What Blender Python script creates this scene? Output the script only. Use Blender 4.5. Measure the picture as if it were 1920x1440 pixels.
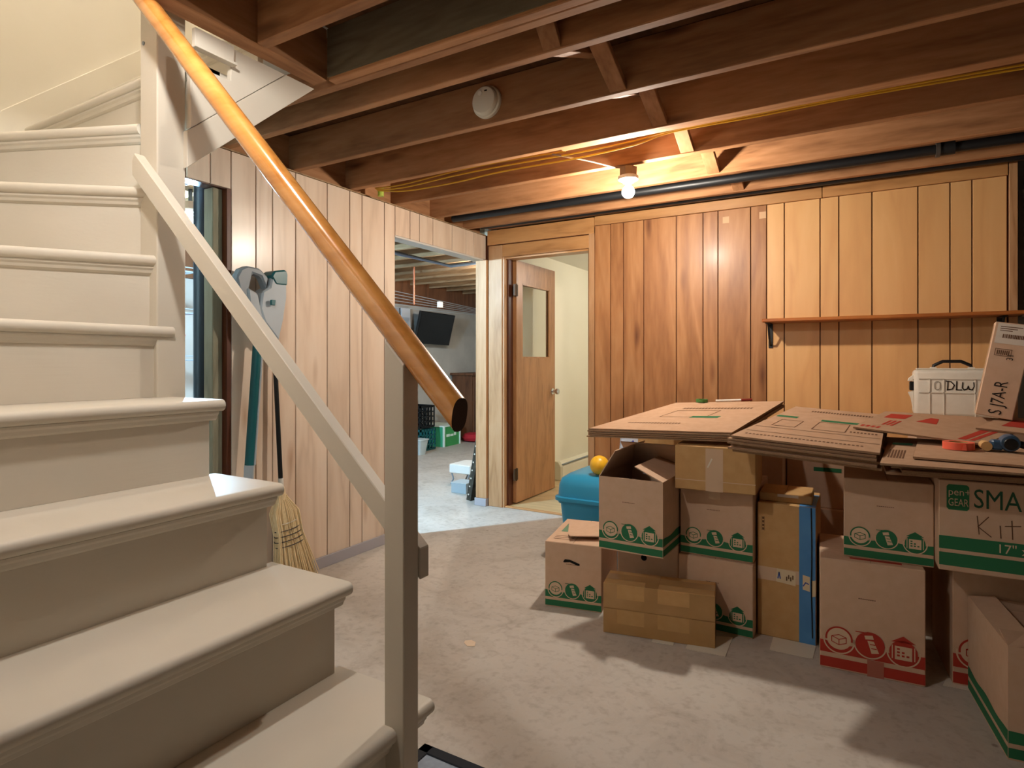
import bpy, bmesh, math, random
from mathutils import Vector, Matrix
random.seed(7)
for o in list(bpy.data.objects): bpy.data.objects.remove(o, do_unlink=True)
SC = bpy.context.scene
COL = SC.collection
PI = math.pi

# ------------------------------------------------------------------ camera
FPX, CX, CY, HC = 1121.0, 960.0, 678.0, 1.15       # focal length and principal point for a 1920x1440 frame
YAW = math.atan2(655, 1121)
SN, CS = math.sin(YAW), math.cos(YAW)
cam = bpy.data.cameras.new('camera'); cam.sensor_width = 36; cam.lens = 36 * FPX / 1920
cam.shift_y = -(720 - CY) / 1920; cam.clip_start = 0.02
co = bpy.data.objects.new('camera', cam); COL.objects.link(co)
co.location = (0, 0, HC); co.rotation_euler = (PI / 2, 0, YAW)
SC.camera = co
FW, RT, UP = Vector((-SN, CS, 0)), Vector((CS, SN, 0)), Vector((0, 0, 1))
def ray(x, y): return FW + RT * ((x - CX) / FPX) + UP * ((CY - y) / FPX)
def onz(x, y, z=0.0): r = ray(x, y); return Vector((0, 0, HC)) + r * ((z - HC) / r.z)
def onX(x, y, X): r = ray(x, y); return Vector((0, 0, HC)) + r * (X / r.x)
def onY(x, y, Y): r = ray(x, y); return Vector((0, 0, HC)) + r * (Y / r.y)
def onP(x, y, z0, X0, Y0, a, b):                   # on the sloping plane z = z0 + a(X-X0) + b(Y-Y0)
    r = ray(x, y); t = (z0 - a * X0 - b * Y0 - HC) / (r.z - a * r.x - b * r.y)
    return Vector((0, 0, HC)) + r * t

# ------------------------------------------------------------------ world and exposure
W = bpy.data.worlds.new('world'); SC.world = W; W.use_nodes = True
W.node_tree.nodes['Background'].inputs[0].default_value = (0.9, 0.85, 0.8, 1)
W.node_tree.nodes['Background'].inputs[1].default_value = 0.02
SC.view_settings.view_transform = 'Standard'; SC.view_settings.look = 'None'
SC.view_settings.gamma = 1; SC.view_settings.use_curve_mapping = False
SC.view_settings.exposure = 0.36
P_BULB, P_FOOT, P_STAIR, P_LAUNDRY, P_OFFICE = 60, 27, 42, 330, 26     # lamp strengths (W)
WARM, NEUT, COLD = (1.0, 0.90, 0.77), (1.0, 0.97, 0.92), (0.44, 0.74, 1.0)

# ------------------------------------------------------------------ helpers
def lin(h):
    if isinstance(h, str): h = tuple(int(h[i:i + 2], 16) for i in (0, 2, 4))
    return tuple(((c / 255) / 12.92 if c / 255 <= .04045 else ((c / 255 + .055) / 1.055) ** 2.4) for c in h) + (1,)
MATS = {}
def mat(name, col, rough=.6, spec=.35, metal=0.0, emit=None, es=0, trans=0):
    m = bpy.data.materials.new(name); m.use_nodes = True; b = m.node_tree.nodes['Principled BSDF']
    b.inputs['Base Color'].default_value = lin(col); b.inputs['Roughness'].default_value = rough
    b.inputs['Specular IOR Level'].default_value = spec; b.inputs['Metallic'].default_value = metal
    if emit is not None: b.inputs['Emission Color'].default_value = tuple(emit) + (1,); b.inputs['Emission Strength'].default_value = es
    if trans: b.inputs['Transmission Weight'].default_value = trans
    MATS[name] = m; return m
def nd(m, t, **k):
    n = m.node_tree.nodes.new(t)
    for a, v in k.items(): setattr(n, a, v)
    return n
def lk(m, a, b): m.node_tree.links.new(a, b)
def coords(m, scale, rnd=True):
    tc = nd(m, 'ShaderNodeTexCoord'); mp = nd(m, 'ShaderNodeMapping'); mp.inputs['Scale'].default_value = scale
    lk(m, tc.outputs['Object'], mp.inputs['Vector'])
    oi = nd(m, 'ShaderNodeObjectInfo')
    if not rnd: return mp.outputs['Vector'], oi
    ad = nd(m, 'ShaderNodeVectorMath', operation='MULTIPLY_ADD')
    cb = nd(m, 'ShaderNodeCombineXYZ')
    for i in range(3): lk(m, oi.outputs['Random'], cb.inputs[i])
    lk(m, cb.outputs[0], ad.inputs[0]); ad.inputs[1].default_value = (37, 53, 71); lk(m, mp.outputs['Vector'], ad.inputs[2])
    return ad.outputs[0], oi
def ramp(m, stops):
    r = nd(m, 'ShaderNodeValToRGB'); e = r.color_ramp.elements
    while len(e) < len(stops): e.new(0.5)
    for i, (p, c) in enumerate(stops): e[i].position = p; e[i].color = lin(c) if not isinstance(c, float) else (c, c, c, 1)
    return r
def mix(m, fac, a, b, mode='MIX'):
    x = nd(m, 'ShaderNodeMix', data_type='RGBA', blend_type=mode)
    for s, v in ((x.inputs[0], fac), (x.inputs[6], a), (x.inputs[7], b)):
        if hasattr(v, 'links'): lk(m, v, s)
        elif isinstance(v, (int, float)): s.default_value = v
        else: s.default_value = v
    return x.outputs[2]
def bump(m, h, strength, dist=.002):
    b = nd(m, 'ShaderNodeBump'); b.inputs['Strength'].default_value = strength; b.inputs['Distance'].default_value = dist
    lk(m, h, b.inputs['Height']); lk(m, b.outputs[0], m.node_tree.nodes['Principled BSDF'].inputs['Normal'])
def wood(name, dark, midc, light, axis='z', rough=.45, spec=.4, s=1.0, vary=.25, knots=.0, coat=0.0, fine=.25, wav=.4):
    m = mat(name, midc, rough, spec)
    b = m.node_tree.nodes['Principled BSDF']
    L, A = 1.3 * s, 9.0 * s
    sc = {'x': (L, A, A), 'y': (A, L, A), 'z': (A, A, L)}[axis]
    v, oi = coords(m, sc)
    n1 = nd(m, 'ShaderNodeTexNoise'); n1.inputs['Scale'].default_value = .55; n1.inputs['Detail'].default_value = 3; n1.inputs['Distortion'].default_value = .6
    lk(m, v, n1.inputs['Vector'])
    ml = nd(m, 'ShaderNodeMath', operation='MULTIPLY'); ml.inputs[1].default_value = 9; lk(m, n1.outputs['Fac'], ml.inputs[0])
    fr = nd(m, 'ShaderNodeMath', operation='PINGPONG'); fr.inputs[1].default_value = 1; lk(m, ml.outputs[0], fr.inputs[0])
    v2, _ = coords(m, tuple(q * 6 for q in sc))
    n2 = nd(m, 'ShaderNodeTexNoise'); n2.inputs['Scale'].default_value = 1.2; n2.inputs['Detail'].default_value = 4; lk(m, v2, n2.inputs['Vector'])
    av = nd(m, 'ShaderNodeMath', operation='MULTIPLY_ADD'); lk(m, n2.outputs['Fac'], av.inputs[0]); av.inputs[1].default_value = fine * 2
    sb = nd(m, 'ShaderNodeMath', operation='MULTIPLY_ADD'); lk(m, fr.outputs[0], sb.inputs[0]); sb.inputs[1].default_value = wav; sb.inputs[2].default_value = .5 - wav / 2 - fine
    lk(m, sb.outputs[0], av.inputs[2])
    r = ramp(m, [(.1, dark), (.5, midc), (.9, light)]); lk(m, av.outputs[0], r.inputs[0])
    c = r.outputs[0]
    if knots:
        v3, _ = coords(m, {'x': (1.6, 7, 7), 'y': (7, 1.6, 7), 'z': (7, 7, 1.6)}[axis])
        vo = nd(m, 'ShaderNodeTexVoronoi'); vo.inputs['Scale'].default_value = .9; lk(m, v3, vo.inputs['Vector'])
        kr = ramp(m, [(.02, 1.0), (.17, 0.0)]); lk(m, vo.outputs['Distance'], kr.inputs[0])
        km = nd(m, 'ShaderNodeMath', operation='MULTIPLY'); km.inputs[1].default_value = knots; lk(m, kr.outputs[0], km.inputs[0])
        c = mix(m, km.outputs[0], c, lin(dark), 'MULTIPLY')
    hs = nd(m, 'ShaderNodeHueSaturation'); lk(m, c, hs.inputs['Color'])
    vv = nd(m, 'ShaderNodeMapRange'); vv.inputs['To Min'].default_value = 1 - vary; vv.inputs['To Max'].default_value = 1 + vary * .6
    lk(m, oi.outputs['Random'], vv.inputs['Value']); lk(m, vv.outputs[0], hs.inputs['Value'])
    lk(m, hs.outputs[0], b.inputs['Base Color'])
    if coat: b.inputs['Coat Weight'].default_value = coat; b.inputs['Coat Roughness'].default_value = .22
    bump(m, n2.outputs['Fac'], .12, .0015)
    return m
def speckle(name, a, bb, rough=.7, scale=20, spec=.3, bstr=.1, det=5, dist=.002, vary=0, stretch=(1, 1, 1)):
    m = mat(name, a, rough, spec); b = m.node_tree.nodes['Principled BSDF']
    v, oi = coords(m, stretch); n = nd(m, 'ShaderNodeTexNoise'); n.inputs['Scale'].default_value = scale; n.inputs['Detail'].default_value = det
    lk(m, v, n.inputs['Vector'])
    r = ramp(m, [(.3, a), (.7, bb)]); lk(m, n.outputs['Fac'], r.inputs[0]); c = r.outputs[0]
    if vary:
        hs = nd(m, 'ShaderNodeHueSaturation'); lk(m, c, hs.inputs['Color'])
        vv = nd(m, 'ShaderNodeMapRange'); vv.inputs['To Min'].default_value = 1 - vary; vv.inputs['To Max'].default_value = 1 + vary
        lk(m, oi.outputs['Random'], vv.inputs['Value']); lk(m, vv.outputs[0], hs.inputs['Value']); c = hs.outputs[0]
    lk(m, c, b.inputs['Base Color'])
    if bstr: bump(m, n.outputs['Fac'], bstr, dist)
    return m

def wloc(p):
    if p.get('_local'): return Vector((0, 0, 0))
    return Vector(p.location) + (wloc(p.parent) if p.parent else Vector((0, 0, 0)))
class MB:
    def __init__(s): s.v, s.f, s.mi = [], [], []
    def add(s, vs, fs, mi=0):
        n = len(s.v); s.v += [Vector(p) for p in vs]; s.f += [[i + n for i in f] for f in fs]; s.mi += [mi] * len(fs); return s
    def box(s, x0, x1, y0, y1, z0, z1, mi=0, M=None):
        vs = [(x, y, z) for z in (z0, z1) for y in (y0, y1) for x in (x0, x1)]
        if M is not None: vs = [M @ Vector(p) for p in vs]
        return s.add(vs, [(0, 2, 3, 1), (4, 5, 7, 6), (0, 1, 5, 4), (2, 6, 7, 3), (0, 4, 6, 2), (1, 3, 7, 5)], mi)
    def prism(s, base, off, mi=0):                   # polygon of 3-D points swept by a vector
        off = Vector(off); a = [Vector(p) for p in base]; n = len(a)
        fs = [list(range(n))[::-1], list(range(n, 2 * n))] + [(i, (i + 1) % n, n + (i + 1) % n, n + i) for i in range(n)]
        return s.add(a + [p + off for p in a], fs, mi)
    def tube(s, path, r, n=10, mi=0, closed=False, cap=True):
        path = [Vector(p) for p in path]; k = len(path); rs = r if isinstance(r, (list, tuple)) else [r] * k
        base = len(s.v); up = None
        for i, p in enumerate(path):
            a = path[(i - 1) % k] if (closed or i > 0) else p; b = path[(i + 1) % k] if (closed or i < k - 1) else p
            t = (b - a).normalized()
            if up is None: up = Vector((0, 0, 1)) if abs(t.z) < .9 else Vector((1, 0, 0))
            sd = t.cross(up).normalized(); up = sd.cross(t).normalized()
            for j in range(n): w = 2 * PI * j / n; s.v.append(p + (sd * math.cos(w) + up * math.sin(w)) * rs[i])
        for i in range(k if closed else k - 1):
            for j in range(n):
                q = base + i * n; q2 = base + ((i + 1) % k) * n
                s.f.append([q + j, q + (j + 1) % n, q2 + (j + 1) % n, q2 + j]); s.mi.append(mi)
        if cap and not closed:
            s.f.append([base + j for j in range(n)][::-1]); s.f.append([base + (k - 1) * n + j for j in range(n)]); s.mi += [mi, mi]
        return s
    def lathe(s, prof, c=(0, 0, 0), ax='z', n=24, mi=0):
        base = len(s.v); c = Vector(c)
        for r, h in prof:
            for j in range(n):
                w = 2 * PI * j / n; a, b = r * math.cos(w), r * math.sin(w)
                s.v.append(c + Vector({'z': (a, b, h), 'y': (a, h, b), 'x': (h, a, b)}[ax]))
        for i in range(len(prof) - 1):
            for j in range(n): q = base + i * n; s.f.append([q + j, q + (j + 1) % n, q + n + (j + 1) % n, q + n + j]); s.mi.append(mi)
        s.f.append([base + j for j in range(n)][::-1]); s.f.append([base + (len(prof) - 1) * n + j for j in range(n)]); s.mi += [mi, mi]
        return s
    def build(s, name, m, parent=None, bevel=0, smooth=False, origin=True, seg=1):
        me = bpy.data.meshes.new(name)
        if parent is None or not origin:
            pass
        lo = Vector([min(p[i] for p in s.v) for i in range(3)]); hi = Vector([max(p[i] for p in s.v) for i in range(3)])
        c = (lo + hi) / 2 if origin else Vector((0, 0, 0))
        if parent is None and origin: c.z = lo.z
        me.from_pydata([p - c for p in s.v], [], s.f)
        for q in (m if isinstance(m, (list, tuple)) else [m]): me.materials.append(q)
        me.polygons.foreach_set('material_index', s.mi)
        bm = bmesh.new(); bm.from_mesh(me); bmesh.ops.recalc_face_normals(bm, faces=bm.faces)
        if bevel: bmesh.ops.bevel(bm, geom=[e for e in bm.edges if e.is_manifold and e.calc_face_angle(0) > .6], offset=bevel, segments=seg, affect='EDGES', profile=.5, clamp_overlap=True)
        bm.to_mesh(me); bm.free()
        if smooth:
            for p in me.polygons: p.use_smooth = True
            me.set_sharp_from_angle(angle=.7)
        o = bpy.data.objects.new(name, me); COL.objects.link(o); o.location = c
        if parent is not None:
            o.parent = parent
            o.location = c - wloc(parent)
        return o
def root(name, loc, label=None, cat=None, group=None, rot=(0, 0, 0), kind=None, local=False):
    o = bpy.data.objects.new(name, None); COL.objects.link(o); o.location = loc; o.rotation_euler = rot; o.empty_display_size = .05
    if local: o['_local'] = 1
    return tag(o, label, cat, group, kind)
def tag(o, label=None, cat=None, group=None, kind=None):
    if label: o['label'] = label
    if cat: o['category'] = cat
    if group: o['group'] = group
    if kind: o['kind'] = kind
    return o
def struct(o): o['kind'] = 'structure'; return o
def bx(name, m, x0, x1, y0, y1, z0, z1, parent=None, bevel=0): return MB().box(x0, x1, y0, y1, z0, z1).build(name, m, parent, bevel)

# ------------------------------------------------------------------ materials
paint = speckle('stair_paint', 'cfc7b9', 'c9c0b0', .5, 3, .4, .05)
pb = paint.node_tree
def add_brush(m):
    v, _ = coords(m, (30, 3, 60)); n = nd(m, 'ShaderNodeTexNoise'); n.inputs['Scale'].default_value = 2; n.inputs['Detail'].default_value = 6; lk(m, v, n.inputs['Vector']); bump(m, n.outputs['Fac'], .25, .0012)
add_brush(paint)
cream = speckle('cream_wall', 'ece5d8', 'e8e0d0', .75, 2, .2, .02)
white_cream = speckle('office_wall', 'efe8d2', 'ebe3cc', .8, 1.5, .2, 0)
concrete = speckle('concrete_floor', 'bcb4ab', 'c8c0b6', .62, 1.7, .3, .06)
def concrete_detail(m):
    b = m.node_tree.nodes['Principled BSDF']; src = b.inputs['Base Color'].links[0].from_socket
    v, _ = coords(m, (1, 1, 1), False)
    n = nd(m, 'ShaderNodeTexNoise'); n.inputs['Scale'].default_value = 34; n.inputs['Detail'].default_value = 8; lk(m, v, n.inputs['Vector'])
    r = ramp(m, [(.25, 'd2c9c0'), (.5, 'ffffff'), (.8, 'fff8f0')]); lk(m, n.outputs['Fac'], r.inputs[0])
    c = mix(m, .55, src, r.outputs[0], 'MULTIPLY')
    n3 = nd(m, 'ShaderNodeTexNoise'); n3.inputs['Scale'].default_value = 4.5; n3.inputs['Detail'].default_value = 9; n3.inputs['Roughness'].default_value = .65; n3.inputs['Distortion'].default_value = .8; lk(m, v, n3.inputs['Vector'])
    r3 = ramp(m, [(.30, 'cfc8bf'), (.52, 'ffffff')]); lk(m, n3.outputs['Fac'], r3.inputs[0])
    c = mix(m, .5, c, r3.outputs[0], 'MULTIPLY')
    vo = nd(m, 'ShaderNodeTexVoronoi'); vo.inputs['Scale'].default_value = 2.6; lk(m, v, vo.inputs['Vector'])
    rv = ramp(m, [(.015, '8d7d70'), (.03, 'ffffff')]); lk(m, vo.outputs['Distance'], rv.inputs[0])
    c = mix(m, .6, c, rv.outputs[0], 'MULTIPLY')
    lk(m, c, b.inputs['Base Color']); bump(m, n3.outputs['Fac'], .10, .003)
concrete_detail(concrete)
block = speckle('foundation_wall', 'a8a39b', 'c2bdb4', .85, 2.5, .15, .15)
ply_l = wood('panel_left', 'c8ae96', 'dfc8b1', 'e6d3bf', 'z', .36, .45, .8, .07, .7, .25, .15)
ply_b1 = wood('panel_back_brown', '82532f', 'a26e43', 'b68456', 'z', .45, .35, .8, .10, .7, .08, .2)
ply_b2 = wood('panel_back_honey', 'cb9560', 'dba86f', 'e3b47d', 'z', .40, .45, .7, .05, .2, .15, .12, .3)
trimw = wood('trim_wood', '9a6a3e', 'b98552', 'c6935f', 'x', .42, .45, 1, .1, .2, .2)
trimz = wood('trim_wood_upright', '9c7048', 'b98c63', 'c49a72', 'z', .5, .3, 1, .1, .2, .05)
jambd = wood('jamb_dark', '44200f', '5a2c16', '6b381d', 'z', .45, .4)
joistm = wood('joist_wood', '6e492e', 'a3734d', 'ba8a62', 'x', .7, .25, 1, .18, .8, wav=.28)
joisty = wood('joist_wood_cross', '6e492e', 'a3734d', 'ba8a62', 'y', .7, .25, 1, .18, .6, wav=.28)
farjoist = wood('far_joist_wood', '6d543a', '94795a', 'a98c6b', 'x', .75, .2, 1, .2, .4)
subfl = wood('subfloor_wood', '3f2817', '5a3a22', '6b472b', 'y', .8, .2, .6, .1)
studm = wood('stud_grey', '6e6652', '8d8670', '9b947d', 'z', .75, .2, 1, .1, .3)
railm = wood('rail_varnish', 'ad6c2a', 'c98842', 'd89b56', 'x', .22, .6, 1.2, 0, .0, .9)
endm = mat('rail_end', '35180c', .6)
shelfw = wood('shelf_wood', '8a4a20', 'a8622c', 'b87236', 'x', .4, .45, 1, 0)
doorw = wood('door_wood', '8b5e36', 'a9764a', 'b88557', 'z', .38, .5, 1.6, 0, 0, .2, .3)
lamin = wood('laminate', 'a58e68', 'bfa67c', 'ccb48a', 'x', .4, .4, .7, .12)
blackm = mat('black_iron', '17181a', .45, .4)
colm = mat('column_black', '10161c', .4, .4)
blackp = mat('black_plastic', '121314', .4, .4)
whitep = mat('white_plastic', 'e6e2da', .45, .4)
detm = mat('detector_white', 'd8d2c2', .5, .3)
porc = mat('porcelain', 'e9e4da', .3, .5)
chrome = mat('chrome', 'd8d8d8', .18, .5, 1.0)
brass = mat('hinge_metal', '4a3420', .55, .4, .3)
yel = mat('cable_yellow', 'c79a20', .5, .4)
greyc = mat('cable_grey', '8c7a6c', .5, .4)
bluec = mat('cable_blue', '7d93b5', .55, .3)
kraft = speckle('cardboard', 'd0b096', 'caa98d', .8, 30, .15, .04, 3, .001, .05)
kraft_s = speckle('cardboard_dimmed', 'b8967a', 'b08d70', .8, 30, .15, .04, 3, .001, .06)  # cardboard darkened to offset the strong bulb light on the sheets
kraft2 = speckle('cardboard_tan', 'c79f6c', 'bf9662', .75, 25, .2, .04, 3, .001, .04)
kraftd = speckle('cardboard_edge', '8a6a50', 'a98a6c', .85, 160, .1, .2, 2, .001, .06, (1, 1, 8))
kprint = mat('kraft_line', 'd6b99c', .8, .15)
green = mat('green_print', '2f6f4a', .7, .2)
greend = mat('green_dark_print', '2c5540', .7, .2)
redp = mat('red_print', 'b03a2c', .7, .2)
blackk = mat('ink', '2a211b', .7, .2)
pencil = mat('pencil_mark', '6a4d3a', .8, .1)
tapeb = speckle('brown_tape', 'a67f4c', 'b68e5c', .3, 9, .5, .05)
tapec = mat('clear_tape', 'd3b496', .22, .6)
bluetape = speckle('blue_tape', '4a83bd', '5590c6', .5, 12, .3, .03)
paperm = mat('paper', 'dcd3c2', .8, .2)
labelm = mat('shipping_label', 'd6cbbd', .6, .3)
orange = mat('orange_tape', 'f06a50', .45, .4)
tealp = mat('teal_plastic', '0f5a5e', .35, .5)
tealb = mat('teal_bin', '3a8f96', .5, .4)
greyp = speckle('grey_plastic', 'aeb4b8', 'a6adb2', .45, 6, .4, 0)
greypd = mat('dark_grey_plastic', '858c92', .45, .4)
bluebin = mat('blue_plastic', '2a93bf', .38, .5)
bluebind = mat('blue_plastic_dark', '15688c', .4, .5)
yelp = mat('yellow_plastic', 'f2bb2c', .35, .5)
straw = speckle('broom_straw', 'e6c995', 'efdcb6', .8, 40, .2, 0, 3, .002, 0, (6, 6, 1))
strawd = mat('broom_thread', '26232a', .6)
casew = speckle('case_beige', 'ded6c8', 'd8cfc0', .5, 30, .4, .05)
tvm = mat('tv_screen', '08090c', .12, .5)
greenbox = mat('green_box', '3f9d55', .5, .3)
greenboxs = mat('green_box_side', '44b285', .5, .3)
whiteb = mat('white_trim_print', 'dff0e6', .5, .3)
redc = mat('red_cloth', 'b02a33', .8, .2)
navy = mat('tape_gun_blue', '34526e', .35, .5)
tanp = mat('tape_gun_tan', 'cda46c', .5, .3)
greyblue = mat('grey_blue_box', 'a3adb2', .7, .2)
baseb = mat('baseboard_grey', 'a7a3a8', .6, .3)
darkboard = speckle('lattice_dark', '2a2620', '4b463c', .7, 30, .2, .1)
cab = wood('cabinet_wood', '4a2c1a', '6b442b', '7c5236', 'z', .5, .4)
glass = mat('glass_pane', 'f4f6f2', .03, .5, 0, None, 0, 1.0)
matm = speckle('floor_mat', '8e98a6', '9aa5b4', .95, 60, .1, .2)
mateb = mat('mat_edge', '20242c', .8)
bagm = mat('plastic_bag', 'cdd3e0', .35, .5)
purple = mat('bag_print', '4a4f9a', .5)
metalg = mat('grey_cabinet', 'b3aca2', .5, .4)
wirem = mat('wire_silver', 'aab4bd', .35, .5, .7)
copper = mat('copper_pipe', '9a6248', .35, .5, .4)

def emitter(name, col, watts, r):
    m = mat(name, 'ffffff', .4, .2, 0, col, watts / (PI * 4 * PI * r * r)); return m
def bulb_lamp(name, label, at, watts, col, r=.03, cat='light bulb', box_z=None, hang=.05, mount=None):
    at = Vector(at); t = root(name, at + Vector((0, 0, r + hang)), label, cat)
    MB().lathe([(r * .45, r * .95), (r * .5, r * 1.3), (r * .42, r * 1.55)], at, n=20).build('bulb_base', porc, t, 0, True)
    prof = [(r * math.sin(a) if 0 < a < PI else .001, -r * math.cos(a)) for a in [PI * i / 12 for i in range(13)]]
    MB().lathe(prof, at, n=20).build('bulb', emitter(name + '_glow', col, watts, r), t, 0, True)
    z = r * 1.5
    MB().lathe([(.028, z), (.03, z + .012), (.05, z + .014), (.052, z + .03), (.045, z + .034)], at, n=28).build('socket', porc, t, 0, True)
    MB().lathe([(.044, z + .034), (.046, z + .075), (.03, z + .08)], at, n=8).build('junction_box', mat(name + '_jbox', '7d6653', .5, .4, .3), t)
    if mount:
        MB().box(at.x - .05, at.x + .05, at.y - .28, at.y + .28, mount - .02, mount).build('mounting_board', farjoist, t)
        MB().tube([at + Vector((0, 0, z + .078)), Vector((at.x, at.y, mount - .02))], .012, 8).build('drop_stem', blackm, t)
    return t

# ================================================================== STRUCTURE
XW, YB, ZJ = -2.60, 4.04, 2.165
fl = struct(bx('floor', concrete, -5.4, 3.0, -3.0, 8.6, -.1, 0))
of = struct(bx('floor_office', lamin, -2.56, -.1, 4.06, 7.2, 0.0, .008))
# ---- left wall with planks
wl = MB().box(XW - .09, XW - .012, 1.775, 2.954, 0, 2.157)
wl.box(XW - .09, XW - .012, 1.57, 1.775, 1.972, 2.157); wl.box(XW - .09, XW - .012, 2.954, YB + .02, 1.966, 2.157)
wall_left = struct(wl.build('wall_left', jambd))
def plank(parent, m, horizontal, a, b, z0, z1, front, gap=.0028, th=.012):
    if horizontal == 'Y': return MB().box(front - th, front, a + gap, b - gap, z0, z1).build('plank', m, parent, .0015)
    return MB().box(a + gap, b - gap, front, front + th, z0, z1).build('plank', m, parent, .0015)
LS = [430, 480, 511.25, 554.5, 613.75, 656, 679, 720.75, 741]
ys = [onX(x, CY, XW).y for x in LS]; ys[0] = 1.79; ys[-1] = 2.954
for a, b in zip(ys, ys[1:]): plank(wall_left, ply_l, 'Y', a, b, .0, 2.155, XW)
LH = [onX(x, CY, XW).y for x in [742, 769, 786.7, 812, 848, 874, 888, 913.6]]; LH[0] = 2.954; LH[-1] = 4.035
for a, b in zip(LH, LH[1:]): plank(wall_left, ply_l, 'Y', a, b, 1.968, 2.155, XW)
for a, b in ((1.572, 1.685), (1.685, 1.79)): plank(wall_left, ply_l, 'Y', a, b, 1.975, 2.155, XW)
bx('header_plate', mat('header_plate_white', 'cfcac2', .6), XW - .10, XW - .001, 2.956, 4.03, 1.955, 1.967, wall_left)
bx('top_plate', farjoist, XW - .09, XW - .0, 1.6, YB, 2.1575, 2.1645, wall_left)
struct(bx('baseboard_left', baseb, XW, XW + .012, 1.8, 2.954, 0, .062, None, .002))
tr = struct(root('trim_1', (XW - .05, 1.75, 0)))                 # jamb of the narrow doorway
bx('stud', studm, XW - .10, XW - .03, 1.715, 1.765, 0, 1.97, tr, .003)
bx('jamb_board', jambd, XW - .09, XW + .002, 1.766, 1.789, 0, 1.973, tr, .002)
# ---- back wall
DL, DR, DT = -2.439, -1.705, 1.972
wb = MB().box(-2.66, DL, YB, YB + .1, 0, 2.16).box(DL, DR, YB, YB + .1, DT, 2.16).box(DR, .705, YB, YB + .1, 0, 2.16)
wall_back = struct(wb.build('wall_back', jambd))
BS = [1116, 1146, 1170, 1208, 1269, 1319, 1347, 1408, 1438, 1471, 1538, 1573, 1635, 1721, 1781, 1822, 1888]
xs = [onY(x, CY, YB).x for x in BS]
for i, (a, b) in enumerate(zip(xs, xs[1:])): plank(wall_back, ply_b1 if b < -.5 else ply_b2, 'X', a, b, .0, 2.128, YB - .012)
bx('end_board', trimz, .669, .705, YB - .02, YB, 0, 2.195, wall_back, .002)
bx('cornice_board', trimw, -.2, .665, YB - .022, YB, 2.130, 2.197, wall_back, .002)
bx('cornice_board', trimw, -1.66, -.203, YB - .022, YB, 2.130, 2.195, wall_back, .002)
bx('cornice_board', trimw, -2.575, -1.663, YB - .024, YB, 2.075, 2.19, wall_back, .002)
for px_, py_ in ((1361, 412), (1430, 403)):
    q = onY(px_, py_, YB - .0128); MB().box(q.x - .02, q.x + .02, q.y, q.y + .0006, q.z - .022, q.z + .02).build('paint_patch', mat('patch_pale', 'c9a27c', .6), wall_back)
tr = struct(root('trim_2', (-2.07, YB, 0)))                      # casing of the office door
bx('casing_left', trimz, -2.566, DL, YB - .022, YB, 0, 2.068, tr, .004)
bx('casing_right', trimz, DR, -1.663, YB - .022, YB, 0, 2.12, tr, .003)
bx('casing_top', trimw, DL, DR, YB - .022, YB, DT, 2.068, tr, .004)
bx('jamb', trimz, DL - .002, DL + .014, YB - .012, YB + .1, 0, DT, tr, .002)
bx('jamb', jambd, DL + .014, DL + .03, YB + .03, YB + .1, 0, DT, tr, .002)
bx('jamb', trimz, DR - .014, DR, YB, YB + .1, 0, DT, tr, .002)
bx('jamb_head', trimw, DL, DR, YB, YB + .1, DT - .014, DT, tr, .002)
bx('threshold', trimw, DL + .014, DR - .014, YB - .004, YB + .03, 0, .012, tr, .003)
tr = struct(root('trim_3', (-2.62, 4.0, 0)))                     # corner post of the wide opening
bx('corner_post', trimz, -2.672, -2.572, YB - .045, YB - .003, 0.06, 1.96, tr, .003)
bx('plinth', baseb, -2.68, -2.572, YB - .052, YB - .003, 0, .06, tr, .002)
# ---- beyond: laundry room, office, shell behind the camera
struct(bx('wall_laundry', block, -5.4, -5.25, .2, 8.5, 0, 1.9))
struct(bx('trim_4', cab, -5.42, -5.2, .2, 8.5, 1.9, 2.35))
struct(bx('wall_laundry_far', block, -5.25, -2.6, 8.3, 8.45, 0, 2.35))
struct(bx('wall_laundry_near', block, -5.25, -2.92, .2, .3, 0, 2.35))
struct(bx('wall_partition', white_cream, -2.68, -2.56, YB + .1, 8.3, 0, 2.35))
struct(bx('wall_office_far', white_cream, -2.56, 0, 7.2, 7.3, 0, 2.35))
struct(bx('wall_office_right', white_cream, -.1, 0, YB + .1, 7.2, 0, 2.35))
struct(bx('ceiling_office', mat('office_ceiling', 'eceae0', .8, .2), -2.56, -.1, YB + .1, 7.2, 2.132, 2.15))
struct(bx('wall_foundation', block, 0, 2.9, 4.6, 4.75, 0, 2.35))
struct(bx('wall_right', block, 2.7, 2.85, -2.8, 4.6, 0, 2.35))
struct(bx('wall_rear', block, -.9, 2.7, -2.8, -2.65, 0, 2.35))
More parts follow.
